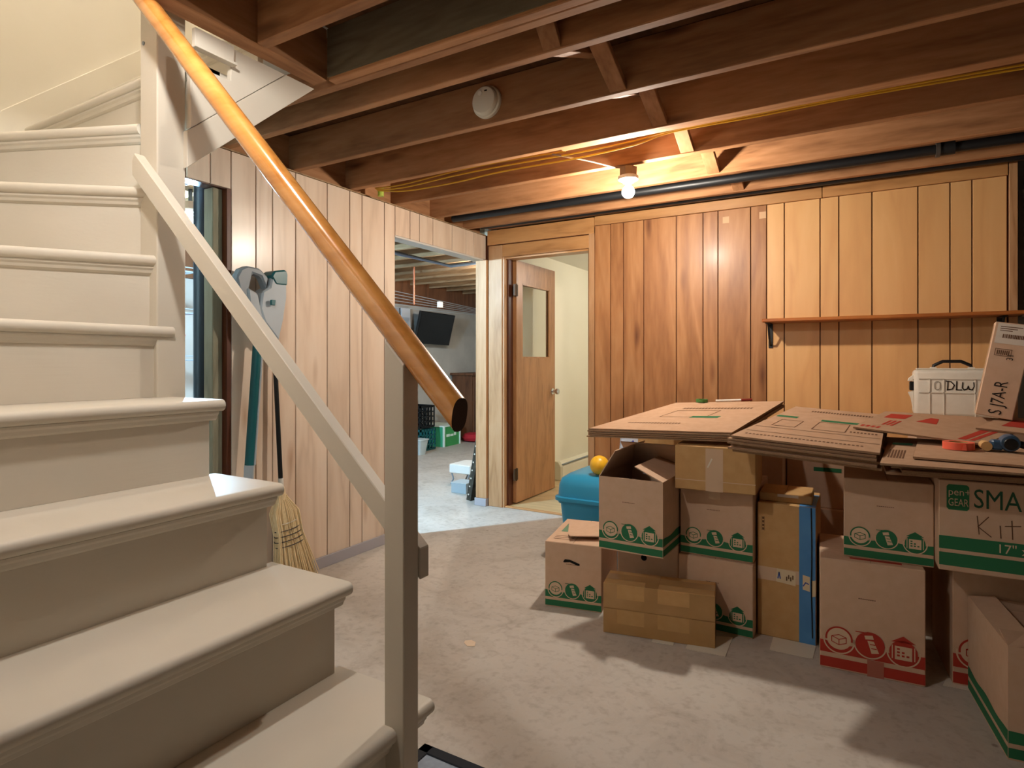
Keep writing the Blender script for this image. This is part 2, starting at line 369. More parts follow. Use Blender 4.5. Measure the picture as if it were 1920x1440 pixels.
# stairwell shell
struct(MB().box(-3.0, -2.9, -.1, 1.54, 0, 2.36).box(-3.0, -2.9, -.1, 3.0, 2.36, 4.7).build('wall_stair_left', cream))
struct(bx('wall_stair_near', cream, -2.9, -.9, -.08, .0, 0, 4.7))
struct(bx('wall_rear_left', block, -.98, -.9, -2.65, -.08, 0, 2.35))
struct(bx('wall_upstairs_right', cream, -1.76, -1.66, -.08, 3.0, 2.375, 4.7))
struct(bx('wall_upstairs_far', cream, -2.9, -1.76, 2.9, 3.0, 2.375, 4.7))
struct(bx('ceiling_upstairs', cream, -3.0, -1.6, -.1, 3.0, 4.7, 4.8))
struct(bx('floor_upstairs', lamin, -2.9, -1.76, 1.60, 2.9, 2.36, 2.40))
struct(MB().prism([(-2.9, .55, 1.56), (-2.9, .75, 1.72), (-2.9, 1.0057, 2.1275), (-2.9, 1.55, 2.62), (-2.9, 2.85, 2.62), (-2.9, 2.85, 2.40), (-2.9, 1.55, 2.2), (-2.9, 1.1, 1.8), (-2.9, .55, 1.4)], (.018, 0, 0)).build('trim_5', cream, None, .002))
# ---- ceiling: subfloor, joists, header, bridging
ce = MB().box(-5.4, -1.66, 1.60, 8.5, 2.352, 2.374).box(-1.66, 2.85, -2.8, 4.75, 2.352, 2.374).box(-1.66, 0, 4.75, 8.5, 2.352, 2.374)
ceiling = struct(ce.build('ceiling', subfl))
def joist(y, t=.038, x0=-2.68, x1=2.7, z0=ZJ, m=joistm, name='joist'): return MB().box(x0, x1, y, y + t, z0, 2.351).build(name, m, ceiling, .003)
joist(1.533, .036, x0=-1.665); MB().box(-1.665, 2.7, 1.527, 1.5325, ZJ + .012, 2.351).build('facing_board', wood('board_grey', '4a4234', '6a604e', '7d735f', 'x', .8, .2, 1, 0, .3, wav=.25), ceiling); joist(1.571, .037)
JY = [1.752, 2.152, 2.557, 2.950, 3.357, 3.762]
for y in JY: joist(y)
MB().box(-1.25, 2.7, 2.597, 2.632, ZJ + .004, 2.351).build('joist', joistm, ceiling, .003)
joist(4.0, .04, -2.56, 2.7, 2.2)
joist(1.236, .042, -1.665); joist(.87, .04, -1.665); joist(.42, .04, -1.665); joist(.0, .04, -1.665)
for y in (-.4, -.8, -1.2, -1.6, -2.0, -2.4): joist(y, .04, -.9)
MB().box(-1.738, -1.668, .0, 1.531, ZJ, 2.351).build('header_joist', joisty, ceiling, .003)
for a_, b_ in ((1.61, 1.752), (1.79, 2.152), (2.19, 2.557), (2.595, 2.95), (2.988, 3.357), (3.395, 3.762), (3.80, 4.0)): MB().box(-2.67, -2.635, a_, b_, 2.1655, 2.351).build('light_stop', joisty, ceiling)  # boards added to stop laundry light leaking over the wall
for i in range(16): joist(1.75 + i * .405, .038, -5.25, -2.70, 2.17, farjoist)
for y0, y1, xc in zip([1.608, 1.79, 2.19, 2.632, 2.988, 3.395], [1.752, 2.152, 2.557, 2.95, 3.357, 3.762], [-.98, -.90, -.86, -.84, -.80, -.74]):
    for s, dx in ((1, 0), (-1, .075)):
        za, zb = (2.185, 2.335) if s > 0 else (2.335, 2.185)
        MB().prism([(xc + dx, y0, za - .015), (xc + dx, y0, za + .015), (xc + dx, y1, zb + .015), (xc + dx, y1, zb - .015)], (.065, 0, 0)).build('bridging', joisty, ceiling, .002)

# ================================================================== STAIRCASE
stair = root('staircase', (-1.8, .5, 0), 'beige painted wooden winder staircase with newel posts and varnished handrail', 'staircase')
RISE, RUN, X2, YE = .209, .2423, -.797, 1.033
NT, NR = .032, .016
def step(z, P0, P1, tread_poly, riser_h, end=True, rin=.03):
    """nose runs from P0 (open end) to P1; tread_poly = outline behind the nose"""
    P0, P1 = Vector((P0[0], P0[1], 0)), Vector((P1[0], P1[1], 0)); u = (P1 - P0).normalized(); n = Vector((-u.y, u.x, 0))
    ctr = sum((Vector((p[0], p[1], 0)) for p in tread_poly), Vector()) / len(tread_poly)
    if n.dot(ctr - P0) > 0: n = -n
    mb = MB()
    prof = [(-.12, 0), (-NR, 0)] + [(-NR + NR * math.sin(a), -NR + NR * math.cos(a)) for a in [PI * i / 8 for i in range(1, 8)]] + [(-NR, -NT), (-.12, -NT)]
    mb.prism([P0 + n * a + Vector((0, 0, z + b)) for a, b in prof], P1 - P0)
    mb.prism([Vector((p[0], p[1], z - NT)) for p in tread_poly], (0, 0, NT - .0004))
    t = mb.build('tread', paint, stair, 0, True)
    mp = [(-.03, -NT), (-.012, -NT), (-.013, -NT - .006), (-.018, -NT - .012), (-.021, -NT - .020), (-.026, -NT - .024), (-.03, -NT - .026)]
    s0 = .012 if end else 0
    o = MB().prism([P0 + u * s0 + n * a + Vector((0, 0, z + b)) for a, b in mp], (P1 - P0) - u * s0).build('cove_moulding', paint, t)
    if riser_h:
        MB().prism([P0 + u * rin + n * a + Vector((0, 0, z + b)) for a, b in ((-.03, -NT), (-.05, -NT), (-.05, -NT - riser_h), (-.03, -NT - riser_h))], (P1 - P0) - u * rin).build('riser', paint, stair)
    return t
def fixsub(): pass
for k in range(1, 7):
    X = X2 - (k - 2) * RUN; z = k * RISE
    if k < 6: poly = [(X - .1, YE), (X - RUN - .05, YE), (X - RUN - .05, 0), (X - .1, 0)]
    else: poly = [(X - .1, .98), (-1.9, .98), (-2.52, 0), (X - .1, 0)]
    step(z, (X, YE if k > 1 else .98), (X, 0), poly, RISE - NT)
W7, W8, W9 = ((-1.783, .988), (-2.43, 0)), ((-1.838, .984), (-2.9, .127)), ((-1.91, .998), (-2.9, .59))
step(7 * RISE, W7[0], W7[1], [(-1.86, .95), (-1.95, .95), (-2.9, .05), (-2.9, 0), (-2.5, 0)], RISE - NT, False, .012)
step(8 * RISE, W8[0], W8[1], [(-1.93, .96), (-2.0, .97), (-2.9, .53), (-2.9, .19)], RISE - NT, False, .01)
step(9 * RISE, W9[0], W9[1], [(-1.98, 1.02), (-1.98, 1.12), (-2.9, 1.12), (-2.9, .66)], RISE - NT, False, .01)
step(10 * RISE, (-1.80, 1.078), (-2.9, 1.078), [(-1.80, 1.12), (-1.80, 1.36), (-2.9, 1.36), (-2.9, 1.12)], RISE - NT, False, 0)
step(11 * RISE, (-1.80, 1.31), (-2.9, 1.31), [(-1.80, 1.36), (-1.80, 1.568), (-2.9, 1.568), (-2.9, 1.36)], RISE - NT, False, 0)
MB().box(-2.9, -1.78, 1.50, 1.53, 2.30, 2.40).build('riser', paint, stair)
# upper flight side boards (painted)
MB().prism([(-1.776, 1.062, 1.735), (-1.776, 1.548, 2.163), (-1.776, 1.421, 2.163), (-1.776, 1.062, 1.846)], (.022, 0, 0)).build('stringer_board', paint, stair, .0015)
MB().prism([(-1.776, 1.074, 1.8585), (-1.776, 1.419, 2.163), (-1.776, 1.2075, 2.163), (-1.776, 1.2075, 2.056), (-1.776, 1.074, 2.056)], (.020, 0, 0)).build('stringer_board', paint, stair, .0015)
MB().box(-1.752, -1.735, 1.075, 1.205, 2.105, 2.16).box(-1.752, -1.725, 1.07, 1.21, 2.098, 2.106).build('fascia_board', paint, stair, .001)
# lower flight closed side
sp = [(X2 - .03, .985, 0)]
for k in range(2, 6): X = X2 - (k - 2) * RUN - .035; sp += [(X, .985, k * RISE - NT - .02), (X - RUN, .985, k * RISE - NT - .02)]
sp += [(-1.79, .985, 0)]
MB().prism(sp, (0, -.018, 0)).build('stringer_board', paint, stair)
# newels
nm = MB(); nm.prism([(-1.87, .987, 0), (-1.78, .987, 0), (-1.78, 1.073, 0), (-1.87, 1.073, 0)], (0, 0, 2.34))
nw = nm.build('newel_post', paint, stair, .003)
MB().prism([(-.831, .911, 0), (-.780, .911, 0), (-.780, .911, 1.143), (-.831, .911, 1.195)], (0, .046, 0)).build('newel_post', paint, stair, .002)
# mid rail: a square bar with plumb ends
a0, a1 = Vector((-1.858, .957, 1.700)), Vector((-.7765, .957, .704)); vh = .064
MB().prism([a0, a1, a1 + Vector((0, 0, vh)), a0 + Vector((0.012, 0, vh)), a0 + Vector((0, 0, vh - .02))], (0, .03, 0)).build('mid_rail', paint, stair, .002)
h0, h1 = Vector((-2.02, .938, 2.448)), onY(862, 778, .935)
d = (h1 - h0).normalized(); sd = Vector((0, 1, 0)); upv = d.cross(sd).normalized()
if upv.z < 0: upv = -upv
pr = [(.025 * math.copysign(abs(math.cos(t)) ** .8, math.cos(t)), .026 * math.copysign(abs(math.sin(t)) ** .8, math.sin(t))) for t in [2 * PI * i / 28 for i in range(28)]]
hb = MB(); n = len(pr)
for c0, sh in ((h0, 0), (h1, 1)):
    for p, q in pr:
        v = c0 + sd * p + upv * q
        if sh: v = v + d * ((h1.x - v.x) / d.x * .75)     # nearly plumb saw cut at the foot
        hb.v.append(v)
hb.f = [[i, (i + 1) % n, n + (i + 1) % n, n + i] for i in range(n)] + [list(range(n))[::-1], list(range(n, 2 * n))]; hb.mi = [0] * (n + 1) + [1]
hr = hb.build('handrail', [railm, endm], stair, 0, True)
MB().lathe([(.006, -.003), (.006, .004), (.003, .006)], (-1.850, .987, 2.10), 'y', 10).build('bolt_head', greypd, stair)

# ================================================================== CEILING FIXTURES
bulb_lamp('ceiling_bulb', 'bare glowing bulb in white porcelain holder under the joists', onY(1178, 360, 2.95), P_BULB, WARM, .032)
det = root('smoke_detector', onY(915, 193, 2.15), 'round off-white smoke detector screwed to a ceiling joist', 'smoke detector')
dc = onY(915, 193, 2.152)
MB().lathe([(.068, -.0005), (.068, -.014), (.064, -.018), (.060, -.018)], dc, 'y', 40).build('base_ring', detm, det, 0, True)
cov = MB().lathe([(.060, -.018), (.060, -.030), (.054, -.038), (.03, -.041), (.001, -.041)], dc, 'y', 40).build('cover', detm, det, 0, True)
MB().box(dc.x + .008, dc.x + .02, dc.y - .0425, dc.y - .04, dc.z + .032, dc.z + .037).build('test_light', blackp, cov)
MB().lathe([(.010, -.041), (.010, -.044), (.001, -.044)], (dc.x - .014, dc.y, dc.z + .028), 'y', 16).build('test_button', whitep, cov, 0, True)
def pipe(name, label, y, z0, z1, x0, x1, r, m=blackm, coup=None):
    t = root(name, ((x0 + x1) / 2, y, min(z0, z1)), label, 'pipe')
    MB().tube([(x0, y, z0), (x1, y, z1)], r, 14).build('pipe_run', m, t, 0, True)
    if coup is not None:
        f = (coup - x0) / (x1 - x0); z = z0 + (z1 - z0) * f
        MB().tube([(coup - .03, y, z), (coup + .03, y, z)], r * 1.35, 16).build('coupling', m, t, 0, True)
        MB().tube([(coup - .045, y, z), (coup - .028, y, z)], r * 1.55, 16).build('coupling_collar', mat('collar_grey', '5b5550', .4, .5, .5), t, 0, True)
    return t
pipe('gas_pipe', 'black iron pipe with a coupling, running between ceiling joists', 3.52, 2.182, 2.165, -2.55, 1.9, .024, coup=onY(1776, 283, 3.52).x)
pipe('drain_pipe', 'black pipe tucked along the top of the panelled back wall', 3.90, 2.205, 2.188, -2.55, 1.9, .026)
def cable(name, label, pts, Y, m, r=.004, cat='cable', sub=4):
    P = [onY(x, y, Y) if not isinstance(Y, (list, tuple)) else onY(x, y, Y[i]) for i, (x, y) in enumerate(pts)]
    out = []
    for i in range(len(P) - 1):
        p0, p1, p2, p3 = P[max(i - 1, 0)], P[i], P[i + 1], P[min(i + 2, len(P) - 1)]
        for j in range(sub):
            t = j / sub; out.append(.5 * ((2 * p1) + (p2 - p0) * t + (2 * p0 - 5 * p1 + 4 * p2 - p3) * t * t + (3 * p1 - p0 - 3 * p2 + p3) * t ** 3))
    out.append(P[-1])
    return tag(MB().tube(out, r, 8).build(name, m, None, 0, True), label, cat, 'yellow ceiling cables' if name == 'electrical_cable' else None)
cable('electrical_cable', 'lowest yellow cable sagging between the ceiling joists', [(708, 357), (760, 358), (850, 343), (940, 322), (1080, 297), (1190, 272), (1258, 248), (1420, 218), (1560, 190), (1700, 165), (1920, 128)], 2.70, yel, .0045)
cable('electrical_cable', 'middle yellow cable running along the ceiling joists', [(706, 355), (755, 352), (850, 330), (940, 312), (1080, 287), (1190, 264), (1258, 245), (1420, 213), (1560, 186), (1700, 160), (1920, 121)], 2.685, yel, .0045)
cable('electrical_cable', 'upper yellow cable stapled closest to the doubled joist', [(704, 353), (755, 346), (850, 322), (940, 303), (1060, 284)], 2.67, yel, .0045)
cable('lamp_cord', 'thin grey-brown cord feeding the bare ceiling bulb', [(1035, 289), (1075, 296), (1110, 303), (1150, 313), (1168, 314)], [2.66, 2.72, 2.80, 2.9, 2.935], greyc, .0045)
tag(MB().lathe([(.018, 0), (.018, .05)], onY(714, 362, 2.72) - Vector((0, 0, .02)), n=14).build('cable_clamp', mat('clamp_lime', 'a9b84a', .5), None), 'yellow-green clamp holding cables above the panelled wall', 'clamp')

# ================================================================== OFFICE DOOR
dr = struct(root('door_1', (-2.395, 4.14, 0))); dr['label'] = 'brown wooden door standing open into the cream room'
dx, t2 = -2.398, .018; y0, y1 = 4.145, 4.838; wz0, wz1, wy0, wy1 = 1.18, 1.785, 4.237, 4.735
dm = MB().box(dx - t2, dx + t2, y0, wy0, .02, 1.962).box(dx - t2, dx + t2, wy1, y1, .02, 1.962).box(dx - t2, dx + t2, wy0, wy1, .02, wz0).box(dx - t2, dx + t2, wy0, wy1, wz1, 1.962)
leaf = dm.build('door_leaf', doorw, dr)
bx('glass_pane', glass, dx - .002, dx + .002, wy0, wy1, wz0, wz1, leaf)
sb = MB()
for s in (-1, 1):
    xx = dx + s * .012
    sb.box(xx - .005, xx + .005, wy0, wy0 + .012, wz0, wz1).box(xx - .005, xx + .005, wy1 - .012, wy1, wz0, wz1).box(xx - .005, xx + .005, wy0, wy1, wz0, wz0 + .01).box(xx - .005, xx + .005, wy0, wy1, wz1 - .012, wz1)
sb.build('glazing_bead', doorw, leaf)
kn = MB().lathe([(.028, 0), (.028, .006), (.012, .008), (.011, .03), (.022, .036), (.027, .05), (.024, .062), (.001, .066)], (dx + t2, 4.785, .885), 'x', 24).build('door_knob', chrome, leaf, 0, True)
MB().lathe([(.028, 0), (.028, -.006), (.012, -.008), (.011, -.03), (.022, -.036), (.027, -.05), (.024, -.062), (.001, -.066)], (dx - t2, 4.785, .885), 'x', 24).build('door_knob', chrome, leaf, 0, True)
for z in (.25, 1.72): MB().box(dx + .016, dx + .024, 4.10, 4.16, z - .045, z + .045).lathe([(.007, -.05), (.007, .05)], (dx + .024, 4.135, z), n=10).build('hinge', brass, leaf)
ht = root('baseboard_heater', (-2.52, 6, .0), 'white baseboard heater along the cream wall seen through the doorway', 'heater')
MB().prism([(-2.559, 5.23, .03), (-2.49, 5.23, .03), (-2.49, 5.23, .13), (-2.52, 5.23, .165), (-2.559, 5.23, .175)], (0, 1.7, 0)).build('casing', white_cream, ht, .003)
MB().box(-2.515, -2.487, 5.24, 6.9, .150, .156).build('grille_slot', greypd, ht)
MB().prism([(-2.559, 5.18, .008), (-2.485, 5.18, .008), (-2.485, 5.18, .14), (-2.515, 5.18, .185), (-2.559, 5.18, .19)], (0, .05, 0)).build('end_cap', mat('heater_cap', 'cfc6a8', .5), ht, .004)

# ================================================================== SHELF
sh = root('wall_shelf', (.08, 3.93, 1.21), 'long reddish wooden shelf on black brackets on the panelled wall', 'shelf')
bx('shelf_board', shelfw, onY(1428, 609, 3.83).x, .70, 3.83, YB - .013, 1.385, 1.405, sh, .004)
for xb in (onY(1444, 640, 4.0).x, .63):
    b = MB().box(xb - .012, xb + .012, YB - .018, YB - .012, 1.235, 1.385).box(xb - .012, xb + .012, 3.88, YB - .012, 1.379, 1.385)
    b.tube([(xb, YB - .016, 1.25), (xb, 3.965, 1.29), (xb, 3.915, 1.379)], .006, 8).build('bracket', blackm, sh, 0)

# ================================================================== CARDBOARD BOXES
def txt(s, size, align='LEFT'):
    cu = bpy.data.curves.new('t', 'FONT'); cu.body = s; cu.size = size; cu.align_x = align; cu.resolution_u = 3
    ob = bpy.data.objects.new('t', cu); COL.objects.link(ob); bpy.context.view_layer.update()
    me = bpy.data.meshes.new_from_object(ob.evaluated_get(bpy.context.evaluated_depsgraph_get()))
    vs = [v.co.copy() for v in me.vertices]; fs = [list(p.vertices) for p in me.polygons]
    bpy.data.objects.remove(ob); bpy.data.curves.remove(cu); bpy.data.meshes.remove(me)
    return vs, fs
class Face2D:
    """flat print on a face: O origin, U/V in-plane axes, N outwards"""
    def __init__(s, O, U, V, N): s.O, s.U, s.V, s.N, s.mb = Vector(O), Vector(U), Vector(V), Vector(N), MB()
    def P(s, u, v, l=0): return s.O + s.U * u + s.V * v + s.N * (.0006 + .0005 * l)
    def poly(s, pts, l=0): s.mb.add([s.P(u, v, l) for u, v in pts], [list(range(len(pts)))]); return s
    def rect(s, u0, u1, v0, v1, l=0): return s.poly([(u0, v0), (u1, v0), (u1, v1), (u0, v1)], l)
    def disc(s, u, v, r, l=0, n=22): return s.poly([(u + r * math.cos(2 * PI * i / n), v + r * math.sin(2 * PI * i / n)) for i in range(n)], l)
    def ring(s, u, v, r, w, l=0, a0=0, a1=2 * PI, n=24):
        for i in range(n):
            a, b = a0 + (a1 - a0) * i / n, a0 + (a1 - a0) * (i + 1) / n
            s.poly([(u + (r - w) * math.cos(a), v + (r - w) * math.sin(a)), (u + r * math.cos(a), v + r * math.sin(a)), (u + r * math.cos(b), v + r * math.sin(b)), (u + (r - w) * math.cos(b), v + (r - w) * math.sin(b))], l)
        return s
    def stroke(s, pts, w, l=0):
        for (a, b), (c, d) in zip(pts, pts[1:]):
            L = math.hypot(c - a, d - b) or 1; x, y = -(d - b) / L * w / 2, (c - a) / L * w / 2; ex, ey = (c - a) / L * w * .3, (d - b) / L * w * .3
            s.poly([(a + x - ex, b + y - ey), (a - x - ex, b - y - ey), (c - x + ex, d - y + ey), (c + x + ex, d + y + ey)], l)
        return s
    def text(s, t, size, u, v, l=0, ang=0, sx=1, align='LEFT'):
        vs, fs = txt(t, size, align); ca, sa = math.cos(ang), math.sin(ang)
        s.mb.add([s.P(u + (p.x * sx) * ca - p.y * sa, v + p.x * sx * sa + p.y * ca, l) for p in vs], fs); return s
    def build(s, name, m, parent): return s.mb.build(name, m, parent, 0, False) if s.mb.v else None
def face(w, d, h, side='F'):
    if side == 'F': return ((-w / 2, -d / 2, 0), (1, 0, 0), (0, 0, 1), (0, -1, 0))
    if side == 'R': return ((w / 2, -d / 2, 0), (0, 1, 0), (0, 0, 1), (1, 0, 0))
    if side == 'L': return ((-w / 2, d / 2, 0), (0, -1, 0), (0, 0, 1), (-1, 0, 0))
    return ((-w / 2, -d / 2, h), (1, 0, 0), (0, 1, 0), (0, 0, 1))
def icons(t, w, d, h, m, side='F', n_icons=3, fine=True):
    fw = w if side == 'F' else d
    g = Face2D(*face(w, d, h, side)); k = Face2D(*face(w, d, h, side)); R = .115 * h
    g.rect(0.001, fw - .001, .017 * h, .107 * h)
    top = [(fw * i / 16, h * (.245 + .012 * math.cos(2 * PI * i / 8))) for i in range(17)]
    g.poly([(0.001, .148 * h), (fw - .001, .148 * h)] + [(min(max(a, .001), fw - .001), b) for a, b in top[::-1]])
    cs = [(.19, .275), (.49, .28), (.80, .262)]
    if side == 'F':
        for i, (a, b) in enumerate(cs[:n_icons]):
            u, v = a * fw, b * h
            k.ring(u, v, R * 1.1, R * .1, 1, PI * .95, PI * 2.05)
            if i == 0:
                k.disc(u, v + R * .1, R * .86, 1); g.ring(u, v + R * .1, R * .95, R * .13, 2, PI * -.05, PI * 1.05)
                q = R * .5; v += R * .12
                for seg in ([(-q, .25 * q), (0, .6 * q), (q, .25 * q), (0, -.15 * q), (-q, .25 * q)], [(-q, .25 * q), (-q, -.6 * q), (0, -1.0 * q), (q, -.6 * q), (q, .25 * q)], [(0, -.15 * q), (0, -1.0 * q)]):
                    g.stroke([(u + x, v + y) for x, y in seg], R * .06, 2)
            elif i == 1:
                g.disc(u, v, R * .98, 2); q = R * .5
                k.poly([(u - .75 * q, v + 1.3 * q), (u + .35 * q, v + 1.5 * q), (u + .5 * q, v + .9 * q), (u - .6 * q, v + .75 * q)], 3)
                k.poly([(u - .35 * q, v + .6 * q), (u + .5 * q, v + .6 * q), (u + 1.2 * q, v - 1.1 * q), (u + .2 * q, v - 1.3 * q)], 3)
                g.stroke([(u - 1.9 * q, v + 1.75 * q), (u - .6 * q, v + 1.75 * q)], R * .07, 2)
                for yy in (.1, -.5): g.stroke([(u + .05 * q - yy * .3 * q, v + yy * q), (u + .7 * q - yy * .3 * q, v + yy * q)], R * .07, 4)
            else:
                g.disc(u, v, R * .92, 2); g.poly([(u - R * .8, v + R * .75), (u, v + R * 1.25), (u + R * .8, v + R * .75)], 2); q = R * .55
                k.rect(u - q, u + q, v - q, v + q * .85, 3); k.stroke([(u - q * 1.3, v + q * .9), (u - q * 1.3, v - q * .9)], R * .07, 3); k.stroke([(u + q * 1.3, v + q * .9), (u + q * 1.3, v - q * .9)], R * .07, 3)
                for r_, c_ in ((0, 0), (1, 0), (1, 1), (2, 0), (2, 1), (2, 2)): g.rect(u - q * .75 + c_ * q * .55, u - q * .42 + c_ * q * .55, v + q * .35 - r_ * q * .45, v + q * .6 - r_ * q * .45, 4)
        if fine:
            f = Face2D(*face(w, d, h, side)); u = .38 * w
            for i in range(9): f.rect(u + i * .0062, u + i * .0062 + .0045, .672 * h, .680 * h)
            f.build('fine_print', pencil, t)
    g.build('printed_band', m, t); k.build('printed_outline', kprint, t)
def carton(label, bl, br, h, d, z=0.0, m=kraft, open_top=False, name='moving_box', group=None, wid=None, front_hole=False):
    bl, br = Vector(bl[:2]), Vector(br[:2]); a = math.atan2(br.y - bl.y, br.x - bl.x); w = wid or (br - bl).length
    u = Vector((math.cos(a), math.sin(a))); nrm = Vector((-u.y, u.x))
    c = bl + u * w / 2 + nrm * d / 2
    t = root(name, (c.x, c.y, z), label, 'box', group or ('cardboard moving boxes' if name == 'moving_box' else None), (0, 0, a), None, True)
    if open_top:
        th = .005; mb = MB().box(-w / 2, w / 2, -d / 2, d / 2, 0, th)
        mb.box(-w / 2, w / 2, -d / 2, -d / 2 + th, th, h).box(-w / 2, w / 2, d / 2 - th, d / 2, th, h).box(-w / 2, -w / 2 + th, -d / 2 + th, d / 2 - th, th, h).box(w / 2 - th, w / 2, -d / 2 + th, d / 2 - th, th, h)
        mb.build('body', m, t)
    else:
        MB().box(-w / 2, w / 2, -d / 2, d / 2, 0, h).build('body', m, t, .003)
        MB().box(-.0008, .0008, -d / 2 + .004, d / 2 - .004, h - .0005, h + .0006).build('flap_seam', kraftd, t)
    return t, w, d
def flap(t, m, hinge, ax, L, Wd, ang, name='flap'):
    """flap hinged along an edge: hinge = midpoint, ax = hinge direction, L = length along hinge, Wd = width, ang = opening angle from vertical"""
    hinge, ax = Vector(hinge), Vector(ax).normalized(); out = ax.cross(Vector((0, 0, 1)))
    dirv = Vector((0, 0, 1)) * math.cos(ang) + out * math.sin(ang); nn = dirv.cross(ax)
    b = [hinge - ax * L / 2, hinge + ax * L / 2, hinge + ax * (L / 2 - .006) + dirv * Wd, hinge - ax * (L / 2 - .006) + dirv * Wd]
    return MB().prism(b, nn * .004).build(name, m, t)
# A: front-left box with a hand hole
tA, w, d = carton('kraft moving box with oval hand hole, green print, on the floor at left front', onz(1022, 1135), onz(1128, 1150), .305, .42)
icons(tA, w, d, .305, green)
g = Face2D(*face(w, d, .305)); g.poly([(w * .33, .218), (w * .36, .229), (w * .45, .229), (w * .62, .214), (w * .62, .205), (w * .58, .205), (w * .45, .217), (w * .34, .213)], 2); g.build('hand_hole', mat('hole_black', '0b0806', .9), tA)
g = Face2D(*face(w, d, .305, 'T')); g.rect(w * .12, w * .62, d * .42, d * .8); g.build('printed_panel', mat('green_print_pale', '6d8d70', .7), tA)
g = Face2D(*face(w, d, .305, 'T'))
for i in range(3): g.rect(w * .10, w * .45, d * (.12 + .06 * i), d * (.135 + .06 * i))
g.build('printed_lines', pencil, tA)
flap(tA, kraft, (w * .12, -d * .10, .306), (1, .25, 0), .19, .15, -1.42); flap(tA, kraft, (w * .10, -d * .14, .307), (1, .3, 0), .17, .10, 1.38)
# C: bottom box behind the taped pair, B on top of it
tC, w, d = carton('plain moving box mostly hidden behind the two brown taped cartons', (-.985, 2.66), (-.70, 2.66), .332, .42)
g = Face2D(*face(w, d, .33)); g.disc(w * .45, .255, .014, 1, 12); g.build('hand_hole', MATS['hole_black'], tC)
tB, w, d = carton('open moving box with raised flaps and green print, stacked over the taped cartons', onz(1123, 1027, .336), onz(1243, 1048, .336), .315, .40, .336, open_top=True)
icons(tB, w, d, .315, green); icons(tB, w, d, .315, green, 'R')
flap(tB, kraft, (-w / 2, 0, .315), (0, -1, 0), d, .135, -.55); flap(tB, kraft, (w / 2, .0, .315), (0, 1, 0), d, .135, -1.15); flap(tB, kraft, (0, d / 2, .315), (-1, 0, 0), w, .20, -.9); 
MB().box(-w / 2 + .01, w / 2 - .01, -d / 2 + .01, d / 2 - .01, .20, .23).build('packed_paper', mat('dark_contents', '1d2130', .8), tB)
MB().prism([(-.02, .02, .30), (.09, -.06, .315), (.12, .10, .325), (.02, .15, .32)], (0, 0, .004)).build('loose_paper', mat('grey_paper', 'a9a6ad', .6), tB)
# E, D, F: middle column
tE, w, d = carton('kraft moving box with one green house emblem showing, on the floor in the middle column', (-.695, 2.645), (-.387, 2.640), .305, .42)
icons(tE, w, d, .305, green)
tD, w, d = carton('kraft moving box with three green emblems, middle of the central stack', (-.693, 2.665), (-.390, 2.66), .302, .41, .306)
icons(tD, w, d, .302, green)
MB().box(-.03, .02, -d / 2 - .0008, -d / 2, .25, .302).build('clear_tape', tapec, tD)
tF, w, d = carton('plain taped carton on top of the central stack under the flattened sheets', (-.688, 2.56), (-.368, 2.58), .186, .34, .609, kraft2)
MB().box(-.035, .035, -d / 2 - .0008, -d / 2, .0, .178).build('clear_tape', tapec, tF)
MB().box(-w / 2, w / 2, -d / 2 - .0008, -d / 2, .040, .043).build('crease', kprint, tF)
g = Face2D(*face(w, d, .17)); g.stroke([(w * .42, .10), (w * .47, .135)], .006, 2); g.build('paper_scrap', paperm, tF)
# N, O taped pair
for nm_, z0, hh, lb in (('N', .107, .103, 'upper of two long cartons wrapped in brown packing tape'), ('O', .001, .105, 'lower of two long cartons wrapped in brown packing tape, on the floor')):
    t, w, d = carton(lb, onz(1131, 1185), onz(1341, 1217), hh, .165, z0, kraft2, False, 'taped_carton')
    f = Face2D(*face(w, d, hh)); f.rect(.001, w - .001, .001, hh * .42); f.rect(.001, w * .13, 0.001, hh - .001, 1); f.rect(w * .38, w * .5, .001, hh - .001, 1); f.rect(w * .78, w - .001, .001, hh - .001, 1); f.build('packing_tape', tapeb, t)
    f = Face2D(*face(w, d, hh, 'T')); f.rect(.001, w - .001, d * .35, d * .75); f.rect(w * .38, w * .5, .001, d - .001, 1); f.build('packing_tape', tapeb, t)
    f = Face2D(*face(w, d, hh, 'R')); f.rect(.001, d - .001, hh * .1, hh * .9); f.build('packing_tape', tapeb, t)
# G with blue tape, H on top
tG, w, d = carton('tall orange-brown carton with a wide blue tape stripe and paper labels', (-.379, 2.706), (-.158, 2.706), .558, .32, 0, kraft2, False, 'tall_carton')
f = Face2D(*face(w, d, .558)); f.rect(w * .72, w - .002, .001, .557); f.build('blue_tape', bluetape, tG)
f = Face2D(*face(w, d, .558, 'T')); f.rect(w * .72, w - .002, .001, d * .8); f.build('blue_tape', bluetape, tG)
f = Face2D(*face(w, d, .558)); f.rect(.001, w * .72, .235, .29); f.build('clear_tape', tapec, tG)
f = Face2D(*face(w, d, .558)); f.poly([(w * .33, .235), (w * .66, .228), (w * .66, .285), (w * .34, .29)], 1); f.poly([(w * .78, .22), (w * .90, .215), (w * .90, .275), (w * .78, .28)], 1); f.poly([(w * .92, .195), (w * .995, .20), (w * .995, .265), (w * .92, .26)], 2); f.build('paper_label', mat('cream_label', 'd9c7a4', .7), tG)
f = Face2D(*face(w, d, .558)); f.stroke([(w * .36, .25), (w * .38, .275), (w * .40, .25)], .004, 3); f.build('handwriting', mat('blue_ink_dark', '3a55a8', .6), tG); f = Face2D(*face(w, d, .558)); f.stroke([(w * .79, .235), (w * .83, .25), (w * .88, .245)], .004, 3); f.build('handwriting', mat('blue_ink', '3a55a8', .6), tG)
f = Face2D(*face(w, d, .558))
